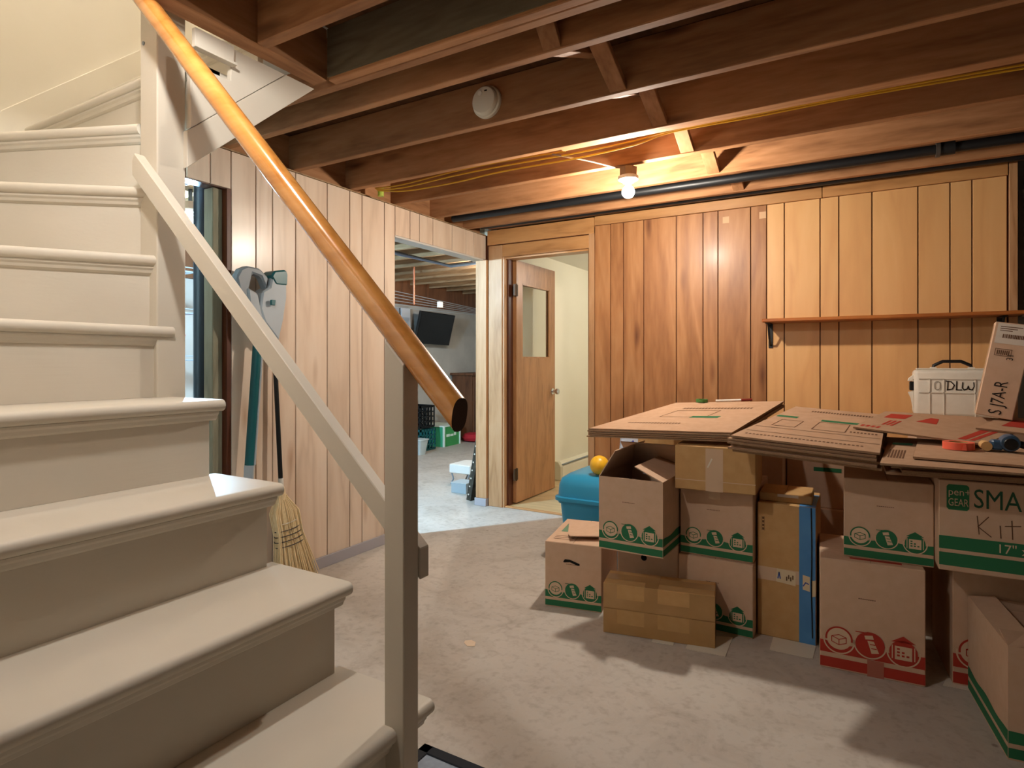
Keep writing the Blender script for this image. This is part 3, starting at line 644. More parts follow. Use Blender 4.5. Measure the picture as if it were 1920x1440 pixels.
for i in range(4): f.rect(w * (.5 + .035 * i), w * (.52 + .035 * i), .245 + .008 * (i % 2), .262 + .008 * (i % 2), 3)
f.rect(w * .07, w * .075, .44, .50); f.rect(w * .125, w * .13, .44, .50)
for i in range(4): f.rect(w * .085, w * .118, .443 + .015 * i, .453 + .015 * i)
f.build('printed_marks', pencil, tG)
MB().tube([(w * .42, -d / 2 - .003, .556), (w * .43, -d / 2 - .003, .40), (w * .425, -d / 2 - .003, .2), (w * .44, -d / 2 - .003, .03)], .0022, 6).build('cord', blackp, tG, 0, True)
tH, w, d = carton('small flat carton lying on top of the blue-taped tall carton', (-.376, 2.74), (-.175, 2.745), .036, .2, .5586, kraft2, False, 'flat_carton')
f = Face2D(*face(w, d, .036)); f.rect(w * .35, w * .75, .022, .034); f.build('paper_strip', labelm, tH)
# I, J, K, L right columns
tI, w, d = carton('large kraft moving box with red emblems on the floor', (-.135, 2.535), (.196, 2.556), .412, .36)
icons(tI, w, d, .412, redp); MB().box(-.012, .04, -d / 2 - .002, -d / 2 - .0015, .0, .06).build('clear_tape', mat('clear_tape_pink', 'b06a58', .25, .5), tI)
f = Face2D(*face(w, d, .412, 'T')); f.rect(w * .3, w * .8, .03, .05); f.build('printed_panel', redp, tI)
tJ, w, d = carton('kraft moving box with three green emblems on top of the large red-printed box', (-.058, 2.595), (.224, 2.600), .298, .40, .4132)
icons(tJ, w, d, .298, green)
tL, w, d = carton('large red-printed moving box on the floor at right, partly hidden by an open box', (.281, 2.632), (.62, 2.66), .44, .36)
icons(tL, w, d, .44, redp)
tK, w, d = carton('moving box with bold green SMALL lettering, stacked at right', (.228, 2.498), (.652, 2.506), .308, .29, .441)
g = Face2D(*face(w, d, .308)); g.rect(.001, w - .001, .018, .062); g.rect(.001, w - .001, .074, .118)
lg = [(.022, .215), (.022, .287), (.028, .294), (.078, .294), (.084, .287), (.084, .215), (.078, .208), (.028, .208)]; g.poly(lg[::-1], 0)
g.build('printed_band', green, tK)
g = Face2D(*face(w, d, .308)); g.text('pen+', .034, .026, .258, 1, 0, .9); g.text('GEAR', .036, .026, .222, 1, 0, .62); g.build('logo_lettering', kprint, tK); g = Face2D(*face(w, d, .308)); g.text('17" x 11" x 11"', .042, .155, .081, 1, 0, .95); g.build('kraft_lettering', kprint, tK)
g = Face2D(*face(w, d, .308)); g.text('SMALL', .090, .094, .222, 0, 0, .74); g.build('bold_lettering', greend, tK)
f = Face2D(*face(w, d, .308)); H_ = .003
f.stroke([(.105, .195), (.11, .135)], H_, 1); f.stroke([(.135, .195), (.107, .16), (.142, .13)], H_, 1); f.stroke([(.165, .17), (.167, .13)], H_, 1); f.stroke([(.195, .19), (.197, .13)], H_, 1); f.stroke([(.178, .17), (.218, .175)], H_, 1)
f.stroke([(.27, .18), (.245, .175), (.237, .15), (.25, .133), (.275, .14)], H_, 1); f.stroke([(.295, .2), (.295, .135)], H_, 1); f.stroke([(.295, .16), (.315, .165), (.32, .135)], H_, 1); f.build('handwriting', pencil, tK)
# M: open box lower right
a, b = onz(1890, 1424), Vector((.80, 2.26, 0))
tM, w, d = carton('open kraft box with green print in the lower right corner of the view', a, b, .328, .41, 0, kraft, True)
icons(tM, w, d, .328, green); icons(tM, w, d, .328, green, 'L')
flap(tM, kraft, (0, -d / 2, .328), (1, 0, 0), w, .10, -1.45); flap(tM, kraft, (-w / 2, 0, .328), (0, -1, 0), d, .075, -1.4)
MB().prism([(-.17, -.06, .29), (.17, -.08, .30), (.18, .18, .30), (-.12, .19, .295)], (0, 0, .005)).build('inner_flap', kraft, tM)
# back row that props up the sheets, plus boxes added to darken gaps
def back(label, x0, x1, y0, d, h, z=0., m=kraft): return carton(label, (x0, y0), (x1, y0), h, d, z, m)
back('box hidden in the back row, left, under a small labelled carton', -1.09, -.74, 3.13, .36, .52)
tP, w, d = back('small tan carton with a white label tucked under the sheets at left', onY(1196, 835, 3.14).x, -.80, 3.14, .34, .33, .5212, kraft2)
f = Face2D(*face(w, d, .345)); f.rect(w * .42, w * .85, .29, .325); f.build('paper_label', labelm, tP)
back('lower box in the dark middle of the back row', -.34, .197, 3.34, .44, .42); tQ, w, d = back('upper box in the dark middle of the back row', -.33, .08, 3.36, .40, .40, .4212)  # lower box widened to close a bright gap
back('lower added box that darkens the gap behind the plain taped carton', -.73, -.345, 3.20, .44, .42); back('upper added box that darkens the gap behind the plain taped carton', -.72, -.336, 3.22, .40, .40, .4212)  # stack added to fill the gap and keep it dark
f = Face2D(*face(w, d, .385)); f.rect(w * .3, w * .6, .18, .2); f.build('printed_panel', green, tQ)
back('lower box at the right of the back row', .20, .67, 3.038, .86, .40); back('upper box at the right of the back row', .22, .66, 3.34, .60, .44, .4012)  # lower box brought forward to cover bulb light on the floor

# ---- flattened sheets
def sheet(label, P, th=.006, m=kraft_s, prints=(), name='flattened_box', group='flattened cardboard boxes'):
    """P = FL, FR, BR, BL corners of the top face"""
    P = [Vector(p) for p in P]; n = (P[1] - P[0]).cross(P[3] - P[0]).normalized()
    base = (P[0] + P[1] + P[2] + P[3]) / 4 - n * th
    t = root(name, base, label, 'cardboard', group)
    MB().prism([p - n * th for p in P], n * th).build('sheet', m, t)
    e = MB()
    for i in range(4):
        a, b = P[i], P[(i + 1) % 4]; o = (b - a).cross(n).normalized() * .0006
        e.add([a + o - n * .0005, b + o - n * .0005, b + o - n * (th - .0005), a + o - n * (th - .0005)], [(0, 1, 2, 3)])
    e.build('cut_edge', kraftd, t)
    for col, polys in prints:
        mb = MB()
        for pl in polys:
            vs = []
            for u, v in pl:
                q = (P[0] * (1 - u) + P[1] * u) * (1 - v) + (P[3] * (1 - u) + P[2] * u) * v
                vs.append(q + n * .0007)
            mb.add(vs, [list(range(len(pl)))])
        mb.build('print', col, t)
    return t
def rct(u0, u1, v0, v1): return [(u0, v0), (u1, v0), (u1, v1), (u0, v1)]
def fr(u0, u1, v0, v1, w=.008): return [rct(u0, u1, v0, v0 + w), rct(u0, u1, v1 - w, v1), rct(u0, u0 + w, v0, v1), rct(u1 - w, u1, v0, v1)]
def dashes(u0, u1, v0, v1, n): return [rct(u0 + (u1 - u0) * i / n, u0 + (u1 - u0) * (i + .6) / n, v0, v1) for i in range(n)]
LP = (.840, 0, 2.5, 0, .14)
cl = [onP(1104, 803, *LP), onP(1372, 811, *LP), onP(1470, 752, *LP), onP(1268, 755, *LP)]
LB = ['top flattened box of the left pile, faint green print', 'second flattened box from the top of the left pile', 'third flattened box from the top of the left pile', 'fourth flattened box from the top of the left pile', 'bottom flattened box of the left pile']
for i in range(5):
    o = Vector((random.uniform(-.012, .012), random.uniform(-.008, .008), -.0085 * i)) if i else Vector()
    pr = [(pencil, dashes(.25, .85, .72, .76, 22) + fr(.25, .62, .42, .66) + dashes(.15, .55, .2, .23, 18)), (green, [rct(.5, .72, .40, .46)])] if i == 0 else ()
    sheet(LB[i], [p + o for p in cl], .0062, kraft_s, pr)
RP = (.838, .06, 2.45, -.06, .12)
cr = [onP(1370, 816, *RP), onP(1650, 849, *RP), onP(1662, 778, *RP), onP(1492, 762, *RP)]
LB = ['top flattened box of the middle pile with green bars and outlined panels', 'second flattened box of the middle pile', 'third flattened box of the middle pile', 'fourth flattened box of the middle pile', 'fifth flattened box of the middle pile', 'bottom flattened box of the middle pile']
for i in range(6):
    o = Vector((random.uniform(-.012, .016), random.uniform(-.012, .010), -.0112 * i)) if i else Vector()
    pr = [(pencil, [rct(.02, .99, .30, .306)]), (pencil, [rct(.02, .99, .17, .176)]), (pencil, dashes(.06, .9, .08, .1, 30)), (pencil, fr(.12, .32, .36, .55)), (pencil, fr(.45, .72, .36, .58)), (pencil, dashes(.25, .95, .86, .9, 24) + dashes(.75, .97, .38, .41, 8)), (green, [rct(.02, .22, .62, .67)]), (green, [rct(.45, .9, .60, .65)])] if i == 0 else ()
    sheet(LB[i], [p + o for p in cr], .0082, kraft_s, pr)
TP = (.833, .2, 2.5, 0, .03)
ct = [onP(1712, 856, *TP), onP(1985, 878, *TP), onP(1985, 832, *TP), onP(1722, 823, *TP)]
def shz(P, dx, dy, dz): return [p + Vector((dx, dy, dz)) for p in P]
sheet('flattened box under the orange tape roll', ct, .007)
c2 = [onP(1650, 868, .8225, .2, 2.5, 0, .03), onP(1985, 892, .8225, .2, 2.5, 0, .03), onP(1985, 836, .8225, .2, 2.5, 0, .03), onP(1668, 822, .8225, .2, 2.5, 0, .03)]
sheet('right-hand flattened box with a green bar, below the tape roll sheet', c2, .007, kraft_s, [(green, [rct(.03, .16, .72, .8)]), (pencil, dashes(.03, .14, .2, .5, 6))])
c3 = [Vector((.10, 2.45, .8115)), Vector((.62, 2.49, .8115)), Vector((.62, 3.02, .828)), Vector((.08, 3.02, .828))]
for i, lb_ in enumerate(('third flattened box of the right pile', 'fourth flattened box of the right pile', 'fifth flattened box of the right pile', 'sixth flattened box of the right pile', 'lowest flattened box of the right pile resting on the SMALL box')):
    sheet(lb_, shz(c3, (-.02, .015, -.01, .02, -.025)[i], (.0, -.008, .006, -.012, .002)[i], -.0112 * i), .0085)
RD = (.849, .06, 2.45, -.06, .12)
c4 = [onP(1600, 800, *RD), onP(1842, 832, *RD), onP(1960, 790, *RD), onP(1660, 771, *RD)]
sheet('flattened box with red printing lying across the right pile', c4, .007, kraft_s, [(redp, [rct(.80, .86, .05, .98)]), (redp, [rct(.88, .92, .05, .98)]), (redp, [rct(.07, .22, .62, .86)]), (redp, dashes(.03, .2, .08, .16, 4) + dashes(.15, .25, .25, .5, 3) + [[(.32, .55), (.48, .5), (.42, .75), (.36, .78)]])])
c5 = [onP(1830, 806, *RD), onP(2000, 826, *RD), onP(2040, 800, *RD), onP(1880, 785, *RD)]
sheet('flattened box with a red panel at the far right of the pile', shz(c5, 0, 0, .009), .007, kraft_s, [(redp, [rct(.2, .6, .3, .8)])])

# ---- things on the sheets
tc = onP(1797, 842, *TP); tp = root('tape_roll', tc, 'bright orange roll of tape lying on the cardboard', 'tape')
MB().lathe([(.030, .0006), (.047, .0006), (.047, .026), (.030, .026), (.030, .0006)], tc, n=36).build('tape', orange, tp, 0, True)
MB().lathe([(.0275, .001), (.030, .001), (.030, .025), (.0275, .025), (.0275, .001)], tc, n=30).build('core', kraft2, tp, 0, True)
MB().prism([tc + Vector((.005, -.047, .002)), tc + Vector((.018, -.049, .002)), tc + Vector((.016, -.048, .022)), tc + Vector((.010, -.047, .024))], (0, -.003, 0)).build('loose_end', orange, tp)
g0 = onP(1868, 846, *TP); tg = root('tape_dispenser', g0, 'blue tape dispenser with tan roller beside the orange tape', 'tape dispenser')
MB().box(g0.x - .016, g0.x + .018, g0.y - .022, g0.y + .03, g0.z + .006, g0.z + .040).build('body', navy, tg, .006)
hub = MB().lathe([(.008, -.03), (.026, -.026), (.030, -.01), (.030, .012), (.024, .02)], (g0.x + .035, g0.y, g0.z + .0315), 'y', 24).build('hub', navy, tg, 0, True)
MB().lathe([(.018, -.034), (.020, -.03), (.010, -.028)], (g0.x + .035, g0.y, g0.z + .030), 'y', 20).build('hub_opening', blackp, hub, 0, True)
MB().lathe([(.016, -.026), (.016, .03)], (g0.x - .030, g0.y, g0.z + .018), 'y', 18).build('roller', tanp, tg, 0, True)
MB().tube([(g0.x + .06, g0.y, g0.z + .03), (g0.x + .09, g0.y - .005, g0.z + .02), (g0.x + .13, g0.y - .01, g0.z + .014)], .012, 10).build('handle', blackp, tg, 0, True)
# case
YC = 3.72; cz0 = .870; cxl = .236; cw = .40; ct_ = 1.108
cs = root('hard_case', (cxl + cw / 2, YC + .08, cz0), 'beige hard plastic equipment case with black handle marked DLW', 'case')
shell = MB().box(cxl, cxl + cw, YC, YC + .16, cz0, ct_).build('shell', casew, cs, .02, True, seg=3)
rb = MB()
for xx in (.066, .125, .252, .32): rb.box(cxl + xx - .002, cxl + xx + .002, YC - .004, YC, cz0 + .004, ct_ - .045)
rb.box(cxl + .02, cxl + cw - .02, YC - .004, YC, ct_ - .118, ct_ - .112).box(cxl + .02, cxl + cw - .02, YC - .004, YC, ct_ - .048, ct_ - .042)
rb.build('ribs', casew, shell)
MB().box(cxl + .01, cxl + cw - .01, YC + .03, YC + .06, ct_, ct_ + .008).build('rim', casew, cs, .003)
MB().prism([(cxl + .022, YC + .03, ct_ - .005), (cxl - .022, YC + .03, ct_ - .045), (cxl - .026, YC + .03, ct_ - .06), (cxl - .010, YC + .03, ct_ - .06), (cxl + .02, YC + .03, ct_ - .03)], (0, .03, 0)).prism([(cxl, YC + .03, ct_ - .112), (cxl - .025, YC + .03, ct_ - .118), (cxl - .012, YC + .03, ct_ - .15), (cxl, YC + .03, cz0 + .01)], (0, .03, 0)).build('corner_guard', casew, cs, .002)
MB().box(cxl - .018, cxl + .004, YC + .025, YC + .065, ct_ - .108, ct_ - .062).build('latch', blackp, cs, .003)
hx = cxl + .085
MB().tube([(hx, YC + .045, ct_ + .0), (hx + .002, YC + .045, ct_ + .022), (hx + .04, YC + .045, ct_ + .043), (hx + .115, YC + .045, ct_ + .043), (hx + .155, YC + .045, ct_ + .022), (hx + .157, YC + .045, ct_)], .0085, 8).build('handle', blackp, cs, 0, True)
for xx in (hx, hx + .157): MB().box(xx - .014, xx + .014, YC + .032, YC + .056, ct_ - .002, ct_ + .014).build('handle_lug', casew, cs, .002)
f = Face2D((cxl, YC, cz0), (1, 0, 0), (0, 0, 1), (0, -1, 0)); f.O = f.O + Vector((0, -.0002, 0)); v0 = ct_ - cz0 - .102; s_ = .005
f.stroke([(.140, v0), (.142, v0 + .045)], s_, 2); f.stroke([(.134, v0 + .045), (.155, v0 + .042), (.168, v0 + .025), (.160, v0 + .006), (.138, v0)], s_, 2)
f.stroke([(.178, v0 + .045), (.176, v0 + .002), (.198, v0 + .002)], s_, 2); f.stroke([(.202, v0 + .04), (.200, v0 + .012), (.208, v0 + .002), (.220, v0 + .008), (.224, v0 + .022), (.228, v0 + .006), (.240, v0 + .003), (.248, v0 + .02), (.246, v0 + .04)], s_, 2)
f.build('marker_lettering', blackk, shell)
f = Face2D((cxl, YC - .001, cz0), (1, 0, 0), (0, 0, 1), (0, -1, 0))
for uu in (.098, .288): f.ring(uu, v0 + .032, .013, .004, 2, 0, PI, 10); f.ring(uu, v0 + .012, .013, .004, 2, PI, 2 * PI, 10); f.rect(uu - .013, uu - .009, v0 + .012, v0 + .032, 2); f.rect(uu + .009, uu + .013, v0 + .012, v0 + .032, 2)
f.build('padlock_ring', mat('case_dark_beige', '9b9284', .5), shell)  # rings drawn flat in a darker beige than the shell
# long leaning carton
lbp = onP(1834, 789, *RD); lb = root('long_carton', (lbp.x + .055, lbp.y + .05, lbp.z + .018), 'long narrow carton leaning upright with shipping label and black stencil', 'box', None, (0, math.radians(10), math.radians(-6)), None, True)
lw, ld, lh = .122, .11, .385
MB().box(-lw / 2, lw / 2, -ld / 2, ld / 2, 0, lh).build('body', kraft, lb, .003)
f = Face2D(*face(lw, ld, lh)); f.rect(.010, lw - .002, lh - .085, lh - .004); f.build('shipping_label', labelm, lb)
f = Face2D(*face(lw, ld, lh)); x = .032
for i in range(16):
    wv = random.choice((.0015, .003, .004)); f.rect(x, x + wv, lh - .062, lh - .046, 1); x += wv + random.choice((.0012, .002))
for i in range(3): f.rect(.02, .09 - i * .015, lh - .018 - .008 * i, lh - .015 - .008 * i, 1)
f.build('barcode', pencil, lb)
f = Face2D(*face(lw, ld, lh))
for q in ((.018, .072, lh - .135, lh - .133), (.018, .072, lh - .108, lh - .106), (.018, .020, lh - .135, lh - .106), (.070, .072, lh - .135, lh - .106)): f.rect(*q, 1)
for i in range(7): f.rect(.025 + i * .006, .029 + i * .006, lh - .130, lh - .112, 1)
f.build('printed_marks', pencil, lb)
f = Face2D(*face(lw, ld, lh)); f.text('S J7A-R', .062, .082, .012, 1, PI / 2, .72); f.text('31', .030, .080, .235, 1, PI / 2, .9); f.build('stencil_lettering', blackk, lb)
f = Face2D(*face(lw, ld, lh, 'L')); f.rect(ld * .35, ld * .6, .01, lh - .01); f.build('packing_tape', tapeb, lb)
# small things at the back of the left pile
q = onP(1316, 754, *LP); tr_ = root('tape_roll', q, 'small green tape roll at the back of the cardboard pile', 'tape')
MB().lathe([(.018, .0), (.030, 0), (.030, .016), (.018, .016), (.018, 0)], q, n=24).build('tape', mat('green_tape', '4c7a3a', .5), tr_, 0, True)
q0, q1 = onP(1342, 754, *LP), onP(1410, 752, *LP)
mk = root('marker_pen', q0, 'white and dark marker pen lying on the cardboard near the wall', 'pen')
dd = q1 - q0; MB().tube([q0 + Vector((0, 0, .007)), q0 + dd * .7 + Vector((0, 0, .007))], .006, 10).build('barrel', whitep, mk, 0, True); MB().tube([q0 + dd * .7 + Vector((0, 0, .007)), q1 + Vector((0, 0, .007))], .0068, 10).build('cap', mat('pen_cap', '7a2a1e', .4), mk, 0, True)

# ================================================================== BLUE BIN AND TOYS
bn = root('storage_bin', (-1.36, 3.33, 0), 'bright blue plastic bin with a rounded lid beside the boxes', 'bin')
def loft(secs):
    mb = MB(); n = len(secs[0])
    for s in secs: mb.v += [Vector(p) for p in s]
    for i in range(len(secs) - 1):
        for j in range(n): mb.f.append([i * n + j, i * n + (j + 1) % n, (i + 1) * n + (j + 1) % n, (i + 1) * n + j])
    mb.f.append(list(range(n))[::-1]); mb.f.append([(len(secs) - 1) * n + j for j in range(n)]); mb.mi = [0] * len(mb.f); return mb
def rrect(cx, cy, hx, hy, r, z, k=4):
    out = []
    for sx, sy, a0 in ((1, 1, 0), (-1, 1, PI / 2), (-1, -1, PI), (1, -1, 3 * PI / 2)):
        for i in range(k + 1): a = a0 + PI / 2 * i / k; out.append((cx + sx * (hx - r) + r * math.cos(a), cy + sy * (hy - r) + r * math.sin(a), z))
    return out
bxl = onY(1040, 950, 3.10).x; bcx, bcy, bhx, bhy = bxl + .21, 3.34, .205, .235
loft([rrect(bcx, bcy, bhx - .035, bhy - .035, .05, 0), rrect(bcx, bcy, bhx - .008, bhy - .008, .05, .335), rrect(bcx, bcy, bhx + .002, bhy + .002, .05, .337), rrect(bcx, bcy, bhx + .002, bhy + .002, .05, .352)]).build('tub', bluebin, bn, 0, True)
loft([rrect(bcx, bcy, bhx + .018, bhy + .018, .06, .353), rrect(bcx, bcy, bhx + .018, bhy + .018, .06, .372), rrect(bcx, bcy, bhx + .006, bhy + .006, .06, .376)]).build('lid_rim', bluebin, bn, 0, True)
loft([rrect(bcx, bcy, bhx + .004, bhy + .004, .06, .376), rrect(bcx, bcy, bhx - .0, bhy - .0, .06, .44), rrect(bcx, bcy, bhx - .012, bhy - .012, .06, .475), rrect(bcx, bcy, bhx - .045, bhy - .045, .06, .498), rrect(bcx, bcy, bhx - .1, bhy - .1, .06, .503)]).build('lid', bluebin, bn, 0, True)
gr = MB()
for i in range(5): gr.box(bcx - .05 + i * .028, bcx - .042 + i * .028, bcy - .02, bcy + .16, .503, .512)
gr.build('vent_bar', mat('pale_blue_plastic', '9fc4dc', .4), bn, .001)
ballc = onY(1124, 880, 3.20); ballc.z = max(ballc.z, .559)
tag(MB().lathe([(max(.001, .055 * math.sin(PI * i / 16)), -.055 * math.cos(PI * i / 16)) for i in range(17)], ballc, n=28).build('toy_ball', yelp, None, 0, True), 'yellow toy ball on top of the blue bin', 'ball')
rg = onY(1183, 868, 3.60)
tag(MB().tube([rg + Vector((.055 * math.cos(a), .01, .055 * math.sin(a))) for a in [2 * PI * i / 24 for i in range(24)]], .014, 10, closed=True).build('toy_ring', yelp, None, 0, True), 'yellow ring-shaped toy behind the open box', 'toy')
bt = root('plastic_jug', onY(1152, 905, 3.45), 'grey and black plastic jug standing behind the blue bin', 'jug')
jc = onY(1152, 905, 3.5); MB().lathe([(.05, -jc.z + .0), (.052, .05), (.03, .12), (.02, .14)], (jc.x - .02, 3.70, jc.z), n=20).build('body', mat('jug_white', 'c9d0d8', .4), bt, 0, True); MB().lathe([(.022, .14), (.022, .17)], (jc.x - .02, 3.70, jc.z), n=14).build('cap', blackp, bt)
bg = root('plastic_bag', onY(1175, 840, 3.72), 'crumpled white plastic bag with purple print behind the boxes', 'bag')
bm_ = MB(); bc = onY(1176, 838, 3.75); secs = []
for i in range(7):
    z = -bc.z + (bc.z + .07) * i / 6; rr = .10 * (1 - .3 * (i / 6) ** 3)
    secs.append([(bc.x + rr * (1 + .18 * math.sin(5 * a + i * 1.7)) * math.cos(a), 3.86 + .08 * (1 + .15 * math.sin(4 * a + i)) * math.sin(a), bc.z + z) for a in [2 * PI * j / 20 for j in range(20)]])
loft(secs).build('bag', bagm, bg, 0, True)
f = Face2D((bc.x - .05, 3.755, bc.z - .03), (1, 0, 0), (0, 0, 1), (0, -1, 0)); f.stroke([(.05, .0), (.07, .05), (.09, .07)], .012); f.stroke([(.075, .0), (.085, .04)], .01); f.build('print', purple, bg)

# ================================================================== BROOM AND MOP
br_ = root('straw_broom', (-2.53, 2.22, 0), 'corn straw broom with black handle standing against the panelled wall', 'broom')
bt0, bt1 = onX(527, 930, -2.53), onX(556, 1085, -2.53)
sm = MB()
NB = 230
for i in range(NB):
    t = random.uniform(-1, 1); e = random.uniform(-1, 1)
    top = bt0 + Vector((e * .014, t * .022, random.uniform(-.01, .01)))
    mid = bt0.lerp(bt1, .45) + Vector((e * .024, t * .072, 0))
    end = bt1 + Vector((e * .035, t * .118, random.uniform(-.02, .02)))
    end.z = max(end.z, .003)
    sm.tube([top, top.lerp(mid, .4) + Vector((e * .008, t * .028, 0)), mid, end], [.0042, .0048, .0045, .0022], 5)
tag(sm.build('bristles', straw, br_, 0, True), None, None, None, 'stuff')
for i, fpos in enumerate((.30, .38, .44, .50, .56)):
    c = bt0.lerp(bt1, fpos); hw = .030 + (.078 - .03) * min(1, fpos / .5) * 1.03 + .004
    MB().tube([c + Vector((.036 * math.cos(a), hw * math.sin(a), .006 * math.sin(a))) for a in [2 * PI * j / 28 for j in range(28)]], .0022, 6, closed=True).build('stitching', strawd if i else paperm, br_)
MB().lathe([(.020, -.02), (.024, .005), (.016, .045), (.012, .05)], bt0, n=16).build('collar', straw, br_, 0, True)
ht_ = onX(510, 560, -2.575)
MB().tube([bt0 + Vector((0, 0, .04)), ht_], .0115, 12).build('handle', blackp, br_, 0, True)
MB().tube([bt0 + Vector((0, 0, .045)), bt0.lerp(ht_, .05) + Vector((0, 0, .04))], .0135, 12).build('handle_ferrule', whitep, br_, 0, True)
mp = root('steam_mop', (-2.5, 1.82, 0), 'grey and teal steam mop leaning against the panelled wall', 'mop')
mt0, mt1 = onX(487, 590, -2.53), onX(468, 872, -2.53); mv = (mt1 - mt0).normalized(); foot = mt1 + mv * ((mt1.z - .03) / -mv.z)
MB().tube([mt0, mt1], .023, 16).build('tube', tealp, mp, 0, True)
MB().tube([mt1 - mv * .0, mt1 + mv * .18], [.030, .024], 4).build('neck', greyp, mp)
MB().tube([mt1 + mv * .18, foot], .016, 10).build('lower_tube', greyp, mp, 0, True)
MB().box(foot.x - .05, foot.x + .06, foot.y - .14, foot.y + .14, .002, .045).build('mop_head', greyp, mp, .01)
MB().tube([mt0 + mv * .02 + Vector((.02, .012, 0)), mt1 + Vector((.02, .012, 0))], .006, 8).build('trim_strip', greyp, mp, 0, True)
def X3(pts, x0, th): return [(onX(a, b, x0)) for a, b in pts], (th, 0, 0)
def solid(name, pts, m, x0=-2.565, th=.07, bev=.008):
    p, o = X3(pts, x0, th); return MB().prism(p, o).build(name, m, mp, bev)
solid('body', [(492, 520), (520, 512), (520, 560), (514, 600), (505, 640), (478, 605), (470, 580), (474, 548), (488, 540)], greyp, -2.56, .075)
solid('handle_grip', [(440, 505), (452, 500), (476, 505), (492, 522), (488, 545), (478, 520), (462, 514), (455, 545), (462, 575), (450, 580), (440, 560), (432, 520)], greypd, -2.55, .05)
solid('cap', [(488, 520), (494, 510), (516, 508), (520, 516), (519, 538), (497, 536)], tealp, -2.565, .085)
solid('tank', [(450, 540), (470, 552), (480, 600), (492, 640), (476, 640), (455, 590)], greyp, -2.55, .06)
solid('switch', [(506, 562), (514, 563), (513, 573), (506, 572)], tealp, -2.475, .014, .002)

# ================================================================== LAUNDRY SIDE THINGS
lc = onX(381, 500, -2.95)
col_ = root('support_column', (-2.95, lc.y, 0), 'black round steel support column in the narrow doorway', 'column')
MB().lathe([(.046, .012), (.046, 2.15)], (-2.95, lc.y, 0), n=28).build('shaft', colm, col_, 0, True)
MB().box(-3.03, -2.87, lc.y - .08, lc.y + .08, 0, .012).build('base_plate', colm, col_); MB().box(-3.03, -2.87, lc.y - .08, lc.y + .08, 2.15, 2.162).build('cap_plate', colm, col_)
bulb_lamp('laundry_bulb', 'bare cold white bulb glowing beyond the narrow doorway', onX(357, 420, -3.36), P_LAUNDRY, COLD, .032, hang=.07, mount=2.17)
bulb_lamp('laundry_fill_bulb', 'added fill bulb over the far end of the laundry room', (-3.3, 5.2, 2.0), 48, (1, .88, .76), .03, mount=2.17)  # unseen bulb, added to brighten the far end
su = root('wire_shelving', (-4.45, 2.72, 0), 'silver wire shelving unit in the room beyond the narrow doorway', 'shelving')
sy1 = onX(366, 600, -4.2).y; sy0 = sy1 - .9; sx0, sx1 = -4.65, -4.2
for xx in (sx0, sx1):
    for yy in (sy0, sy1): MB().tube([(xx, yy, 0), (xx, yy, 1.95)], .012, 8).build('post', wirem, su, 0, True)
for z in (.35, 1.16, 1.50, 1.80):
    m_ = MB()
    for yy in (sy0, sy1): m_.tube([(sx0, yy, z), (sx1, yy, z)], .006, 6)
    for xx in (sx0, sx1): m_.tube([(xx, sy0, z), (xx, sy1, z)], .006, 6); m_.tube([(xx, sy0, z + .03), (xx, sy1, z + .03)], .004, 6)
    for i in range(14): yy = sy0 + (sy1 - sy0) * (i + .5) / 14; m_.tube([(sx0, yy, z), (sx1, yy, z)], .003, 5)
    m_.build('wire_shelf', wirem, su)
def shelfbox(name, label, cat, ya, yb, z, h, m, lidm=None):
    t = root(name, (-4.4, (ya + yb) / 2, z + .008), label, cat, 'tubs on the wire shelving')
    loft([rrect(-4.42, (ya + yb) / 2, .15, (yb - ya) / 2 - .01, .02, z + .008, 3), rrect(-4.42, (ya + yb) / 2, .165, (yb - ya) / 2, .02, z + .008 + h, 3)]).build('tub', m, t, 0, True)
    loft([rrect(-4.42, (ya + yb) / 2, .175, (yb - ya) / 2 + .006, .02, z + .008 + h, 3), rrect(-4.42, (ya + yb) / 2, .17, (yb - ya) / 2, .02, z + .03 + h, 3)]).build('lid', lidm or whitep, t, 0, True)
shelfbox('storage_tub', 'pale blue tub with white lid on the upper wire shelf', 'tub', sy1 - .42, sy1 - .05, 1.50, .16, mat('tub_pale', '9fbccb', .4))
shelfbox('storage_tub', 'tall pale tub with red lid on the middle wire shelf', 'tub', sy1 - .40, sy1 - .04, 1.16, .17, mat('tub_ice', 'a9c6d6', .4), mat('tub_red', 'c2445a', .5))
shelfbox('storage_tub', 'dark navy tub on the lowest wire shelf', 'tub', sy1 - .45, sy1 - .05, .35, .4, mat('tub_navy', '1c3344', .5), mat('tub_navy_lid', '20394a', .5))
fz = root('chest_freezer', (-3.9, 2.5, 0), 'white chest freezer beyond the narrow doorway', 'freezer')
fy = onX(352, 700, -3.75).y
MB().box(-3.95, -3.45, fy - .55, fy + .28, .02, .82).build('cabinet', whitep, fz, .015); MB().box(-3.96, -3.44, fy - .56, fy + .29, .825, .9).build('lid', whitep, fz, .012)
